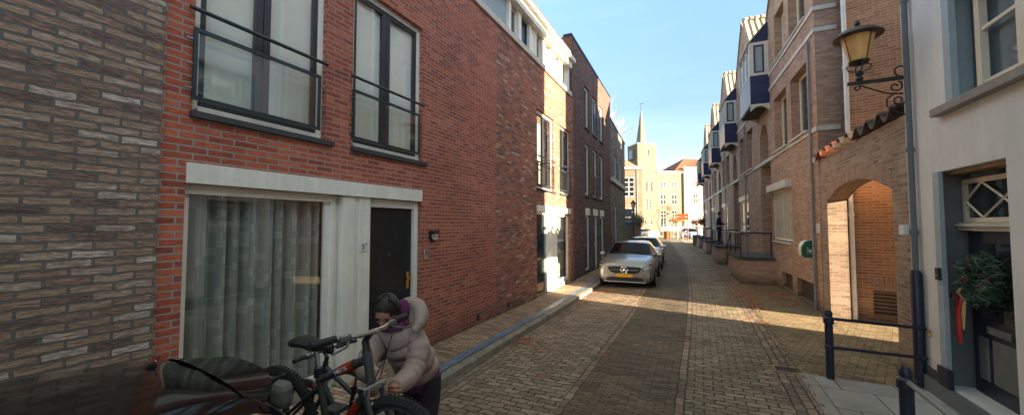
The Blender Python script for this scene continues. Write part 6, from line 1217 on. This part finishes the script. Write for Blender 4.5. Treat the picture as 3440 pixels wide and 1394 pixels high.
E_ = [(0, 1), (1, 2), (2, 3), (3, 4), (4, 5), (3, 6), (6, 7), (7, 8), (3, 9), (9, 10), (10, 11), (0, 12), (12, 13), (13, 14), (14, 15), (0, 16), (16, 17), (17, 18), (18, 19)]
for wr_, dv, sd in ((8, (0.55, -0.80, 0.15), (0, 0, 1)), (11, (0.72, -0.6, -0.2), (0, 0, 1))):
    hj, he = hand_joints(J[wr_][0], dv, sd, -1 if wr_ == 8 else 1); b0 = len(J) - 1
    J += hj[1:]; E_ += [((wr_ if a == 0 else a + b0), b + b0) for a, b in he]
skin('body', J, E_, 'skin', p)
head(p, (-1.925, 1.975, 1.405), (0.30, -0.74, -0.58), (0.3, -0.5, 0.8), 'hair', 0.98, 1.0)
def puffy(mb, ctrl, n, band, rx=1.0, amp=0.07, side=None, seg=18):
    """quilted tube through ctrl points (p, r): radius swells between stitched seams"""
    P_ = [Vector(c[0]) for c in ctrl]; Rr = [c[1] for c in ctrl]; path = []; L = 0
    def cr(a, b, c, d, f): return 0.5 * ((2 * b) + (-a + c) * f + (2 * a - 5 * b + 4 * c - d) * f * f + (-a + 3 * b - 3 * c + d) * f ** 3)
    for k in range(len(P_) - 1):
        for i in range(n + (1 if k == len(P_) - 2 else 0)):
            f = i / n; g4 = [P_[max(k - 1, 0)], P_[k], P_[k + 1], P_[min(k + 2, len(P_) - 1)]]; r4 = [Rr[max(k - 1, 0)], Rr[k], Rr[k + 1], Rr[min(k + 2, len(P_) - 1)]]
            path.append((cr(*g4, f), cr(*r4, f)))
    vs = []; sd = Vector(side).normalized(); prev = path[0][0]
    for i, (p_, r_) in enumerate(path):
        L += (p_ - prev).length; prev = p_; d = (path[min(i + 1, len(path) - 1)][0] - path[max(i - 1, 0)][0]).normalized(); a = (sd - d * sd.dot(d)).normalized(); b = d.cross(a)
        q = r_ * (1 - amp + amp * 1.6 * abs(math.sin(math.pi * L / band)) ** 0.5)
        for k in range(seg): t_ = 2 * math.pi * k / seg; wr = 1 + 0.02 * math.sin(5 * t_ + L * 40); vs.append(p_ + (a * math.cos(t_) * rx + b * math.sin(t_)) * q * wr)
    m_ = len(path); mb.add(vs, [(i * seg + k, i * seg + (k + 1) % seg, (i + 1) * seg + (k + 1) % seg, (i + 1) * seg + k) for i in range(m_ - 1) for k in range(seg)] + [tuple(range(seg)), tuple((m_ - 1) * seg + k for k in range(seg))])
m = MB(); SD = (0.75, 0.45, 0)
puffy(m, [((-1.96, 2.36, 0.86), 0.132), ((-1.955, 2.31, 0.94), 0.138), ((-1.95, 2.24, 1.05), 0.134), ((-1.95, 2.16, 1.16), 0.134), ((-1.95, 2.10, 1.235), 0.10), ((-1.95, 2.07, 1.29), 0.068)], 8, 0.10, 1.14, 0.11, SD, 28)
puffy(m, [((-1.87, 2.17, 1.215), 0.07), ((-1.81, 2.16, 1.13), 0.076), ((-1.775, 2.09, 1.03), 0.070), ((-1.73, 1.96, 1.00), 0.064), ((-1.66, 1.80, 1.03), 0.05), ((-1.635, 1.745, 1.045), 0.038)], 6, 0.07, 1.0, 0.13, (0, 0, 1), 18)
puffy(m, [((-2.04, 2.06, 1.22), 0.068), ((-2.06, 2.0, 1.14), 0.074), ((-2.01, 1.88, 1.07), 0.066), ((-1.88, 1.77, 1.08), 0.058), ((-1.74, 1.69, 1.11), 0.044), ((-1.70, 1.67, 1.12), 0.036)], 6, 0.07, 1.0, 0.13, (0, 0, 1), 18)
jk = m.build('jacket', 'jacket', p, smooth=True)
m = MB(); n_ = 20      # hood lying behind the head: a fat curved roll with a soft back
hc_ = Vector((-1.90, 2.13, 1.36)); pts_ = []
for i in range(n_ + 1): a = math.pi * (-0.15 + 1.3 * i / n_); pts_.append(hc_ + Vector((0.125 * math.cos(a), 0.085 * math.sin(a) * 0.9, 0.10 * math.sin(a) - 0.05)))
m.tube(pts_, [0.03 + 0.03 * math.sin(math.pi * i / n_) for i in range(n_ + 1)], 10); ellipsoid(m, (-1.885, 2.21, 1.33), 0.115, 0.085, 0.105); m.build('hood', 'jacket', p, smooth=True)
m = MB(); m.tube([Vector((-1.95 + 0.075 * math.cos(a), 2.07 + 0.07 * math.sin(a), 1.305 + 0.02 * math.sin(a))) for a in [2 * math.pi * i / 16 for i in range(17)]], 0.03, 8); ellipsoid(m, (-1.875, 2.075, 1.40), 0.032, 0.06, 0.08); m.build('scarf', 'purple', p, smooth=True)
m = MB(); m.lathe([(0.135, 0.76), (0.145, 0.82), (0.14, 0.88)], (-1.96, 2.38, 0), 18); m.build('sweater_hem', 'purple', p, smooth=True)
m = MB()
for pts3 in ([(-1.90, 2.385, 0.84), (-1.885, 2.37, 0.68), (-1.86, 2.30, 0.42), (-1.88, 2.42, 0.04)], [(-2.03, 2.36, 0.84), (-2.03, 2.32, 0.68), (-2.015, 2.21, 0.42), (-2.06, 2.33, 0.04)]):
    m.tube([pts3[0]] + [Vector(pts3[k]).lerp(Vector(pts3[k + 1]), f) for k in range(3) for f in (0.33, 0.66, 1.0)], [0.105, 0.105, 0.10, 0.096, 0.088, 0.078, 0.07, 0.066, 0.058, 0.052], 14)
m.build('trousers', 'trousers', p, smooth=True)
for a, b in (((-1.88, 2.46, -0.03), (-1.83, 2.31, -0.045)), ((-2.06, 2.36, -0.03), (-2.00, 2.21, -0.045))): m = MB(); m.tube([a, Vector(a).lerp(Vector(b), 0.5), b], [0.045, 0.05, 0.035], 10); m.build('shoe', 'rubber', p, smooth=True)
# man on the landing
X0, Y0, Z0 = 0.92, 24.1, 0.90
def Q(x, y, z): return (X0 + x, Y0 + y, Z0 + z)
p = T('person', 'man in dark clothes standing on the brick landing facing a door', 'person', Q(0, 0, 0))
J = [(Q(0, 0, 0.95), 0.12), (Q(0, 0, 1.15), 0.11), (Q(0.01, 0, 1.35), 0.13), (Q(0.01, 0, 1.48), 0.06), (Q(0.03, 0, 1.55), 0.05), (Q(0.02, -0.19, 1.42), 0.06), (Q(0.06, -0.22, 1.15), 0.048), (Q(0.30, -0.15, 1.08), 0.035), (Q(0.02, 0.19, 1.42), 0.06), (Q(0.05, 0.22, 1.15), 0.048), (Q(0.28, 0.12, 1.12), 0.035),
     (Q(0, -0.09, 0.9), 0.09), (Q(0.02, -0.10, 0.48), 0.06), (Q(-0.01, -0.10, 0.08), 0.042), (Q(0.13, -0.10, 0.03), 0.032), (Q(0, 0.09, 0.9), 0.09), (Q(0.02, 0.10, 0.48), 0.06), (Q(-0.01, 0.10, 0.08), 0.042), (Q(0.13, 0.10, 0.03), 0.032)]
E_ = [(0, 1), (1, 2), (2, 3), (3, 4), (2, 5), (5, 6), (6, 7), (2, 8), (8, 9), (9, 10), (0, 11), (11, 12), (12, 13), (13, 14), (0, 15), (15, 16), (16, 17), (17, 18)]
for wr_ in (7, 10):
    hj, he = hand_joints(J[wr_][0], (1, 0.1, 0), (0, 1, 0), 1); b0 = len(J) - 1; J += hj[1:]; E_ += [((wr_ if a == 0 else a + b0), b + b0) for a, b in he]
skin('body', J, E_, 'skin', p)
head(p, Q(0.05, 0, 1.66), (0.95, -0.1, -0.2), (0, 0, 1), 'hair')
skin('sweater', [(Q(0, 0, 0.92), 0.15), (Q(0, 0, 1.15), 0.15), (Q(0.0, 0, 1.36), 0.165), (Q(0.01, 0, 1.50), 0.085), (Q(0.02, -0.2, 1.42), 0.08), (Q(0.06, -0.23, 1.15), 0.068), (Q(0.27, -0.16, 1.085), 0.05), (Q(0.02, 0.2, 1.42), 0.08), (Q(0.05, 0.23, 1.15), 0.068), (Q(0.25, 0.13, 1.12), 0.05)], [(0, 1), (1, 2), (2, 3), (2, 4), (4, 5), (5, 6), (2, 7), (7, 8), (8, 9)], 'navycloth', p)
skin('trousers', [(Q(0, 0, 0.93), 0.14), (Q(0, -0.09, 0.85), 0.105), (Q(0.02, -0.10, 0.48), 0.08), (Q(-0.01, -0.10, 0.1), 0.06), (Q(0, 0.09, 0.85), 0.105), (Q(0.02, 0.10, 0.48), 0.08), (Q(-0.01, 0.10, 0.1), 0.06)], [(0, 1), (1, 2), (2, 3), (0, 4), (4, 5), (5, 6)], 'navycloth', p)
m = MB(); [m.tube([Q(-0.05, y, 0.045), Q(0.17, y, 0.035)], [0.045, 0.035], 8) for y in (-0.10, 0.10)]; 
for y in (-0.10, 0.10): m = MB(); m.tube([Q(-0.05, y, 0.045), Q(0.17, y, 0.035)], [0.045, 0.035], 8); m.build('shoe', 'rubber', p, smooth=True)

# ---------------------------------------------------------------- fallen leaves
rnd = random.Random(12); m = MB()
def leaf(x, y, z, s):
    a = rnd.uniform(0, 6.28); c, d = math.cos(a), math.sin(a); t_ = rnd.uniform(0.0, 0.5)
    pts = [(1, 0), (0.45, 0.22), (0.5, 0.6), (0.05, 0.35), (-0.3, 0.7), (-0.35, 0.2), (-0.9, 0), (-0.35, -0.2), (-0.3, -0.7), (0.05, -0.35), (0.5, -0.6), (0.45, -0.22)]
    m.add([(x + s * (c * px - d * py), y + s * (d * px + c * py), z + s * abs(px) * t_ * 0.5 + 0.004) for px, py in pts], [tuple(range(12))])
def gz(x, y):
    x -= off(y)
    if x < -3.03: return 0.004
    if x < 1.14: return -0.088 + (x + 3.03) * 0.0155
    return 0.002
for cx_, cy_, n_, sx, sy in ((-2.85, 6.3, 26, 0.13, 0.2), (-2.5, 6.0, 10, 0.15, 0.15), (-2.9, 9.6, 22, 0.1, 0.8), (-2.7, 12.2, 60, 0.25, 0.25), (1.0, 13.4, 130, 0.2, 0.9), (1.15, 11.8, 110, 0.18, 0.6), (1.6, 13.4, 60, 0.3, 0.4), (1.95, 12.8, 70, 0.15, 0.5), (0.8, 16.5, 110, 0.13, 1.6), (0.55, 22, 60, 0.2, 2.5), (0.9, 9.5, 16, 0.3, 0.5), (-1.0, 10, 20, 1.2, 3), (0.0, 7, 14, 1.6, 2.5), (-1.7, 12.3, 12, 0.5, 0.1)):
    for _ in range(n_): x, y = rnd.gauss(cx_, sx), rnd.gauss(cy_, sy); x += off(y) * 0; leaf(x, y, gz(x, y), rnd.uniform(0.05, 0.085))
tag(m.build('fallen_leaves', 'leaf'), None, None, kind='stuff')
m = MB(); rr = random.Random(8)      # moss and weeds along the wall foot and gutters
for _ in range(1500):
    k_ = rr.random()
    if k_ < 0.4: x, y = 2.42 + rr.gauss(0, 0.03), rr.uniform(6.8, 15)
    elif k_ < 0.7: x, y = -4.02 + abs(rr.gauss(0, 0.02)), rr.uniform(4.9, 9.7)
    else: x, y = 1.16 + rr.gauss(0, 0.02), rr.uniform(4.5, 14)
    a = rr.uniform(0, 6.28); h_ = rr.uniform(0.01, 0.035); z = gz(x, y); m.add([(x, y, z), (x + 0.012 * math.cos(a), y + 0.012 * math.sin(a), z), (x + 0.015 * math.cos(a + 1), y + 0.015 * math.sin(a + 1), z + h_)], [(0, 1, 2)])
tag(m.build('weeds', 'shrub'), None, None, kind='stuff')
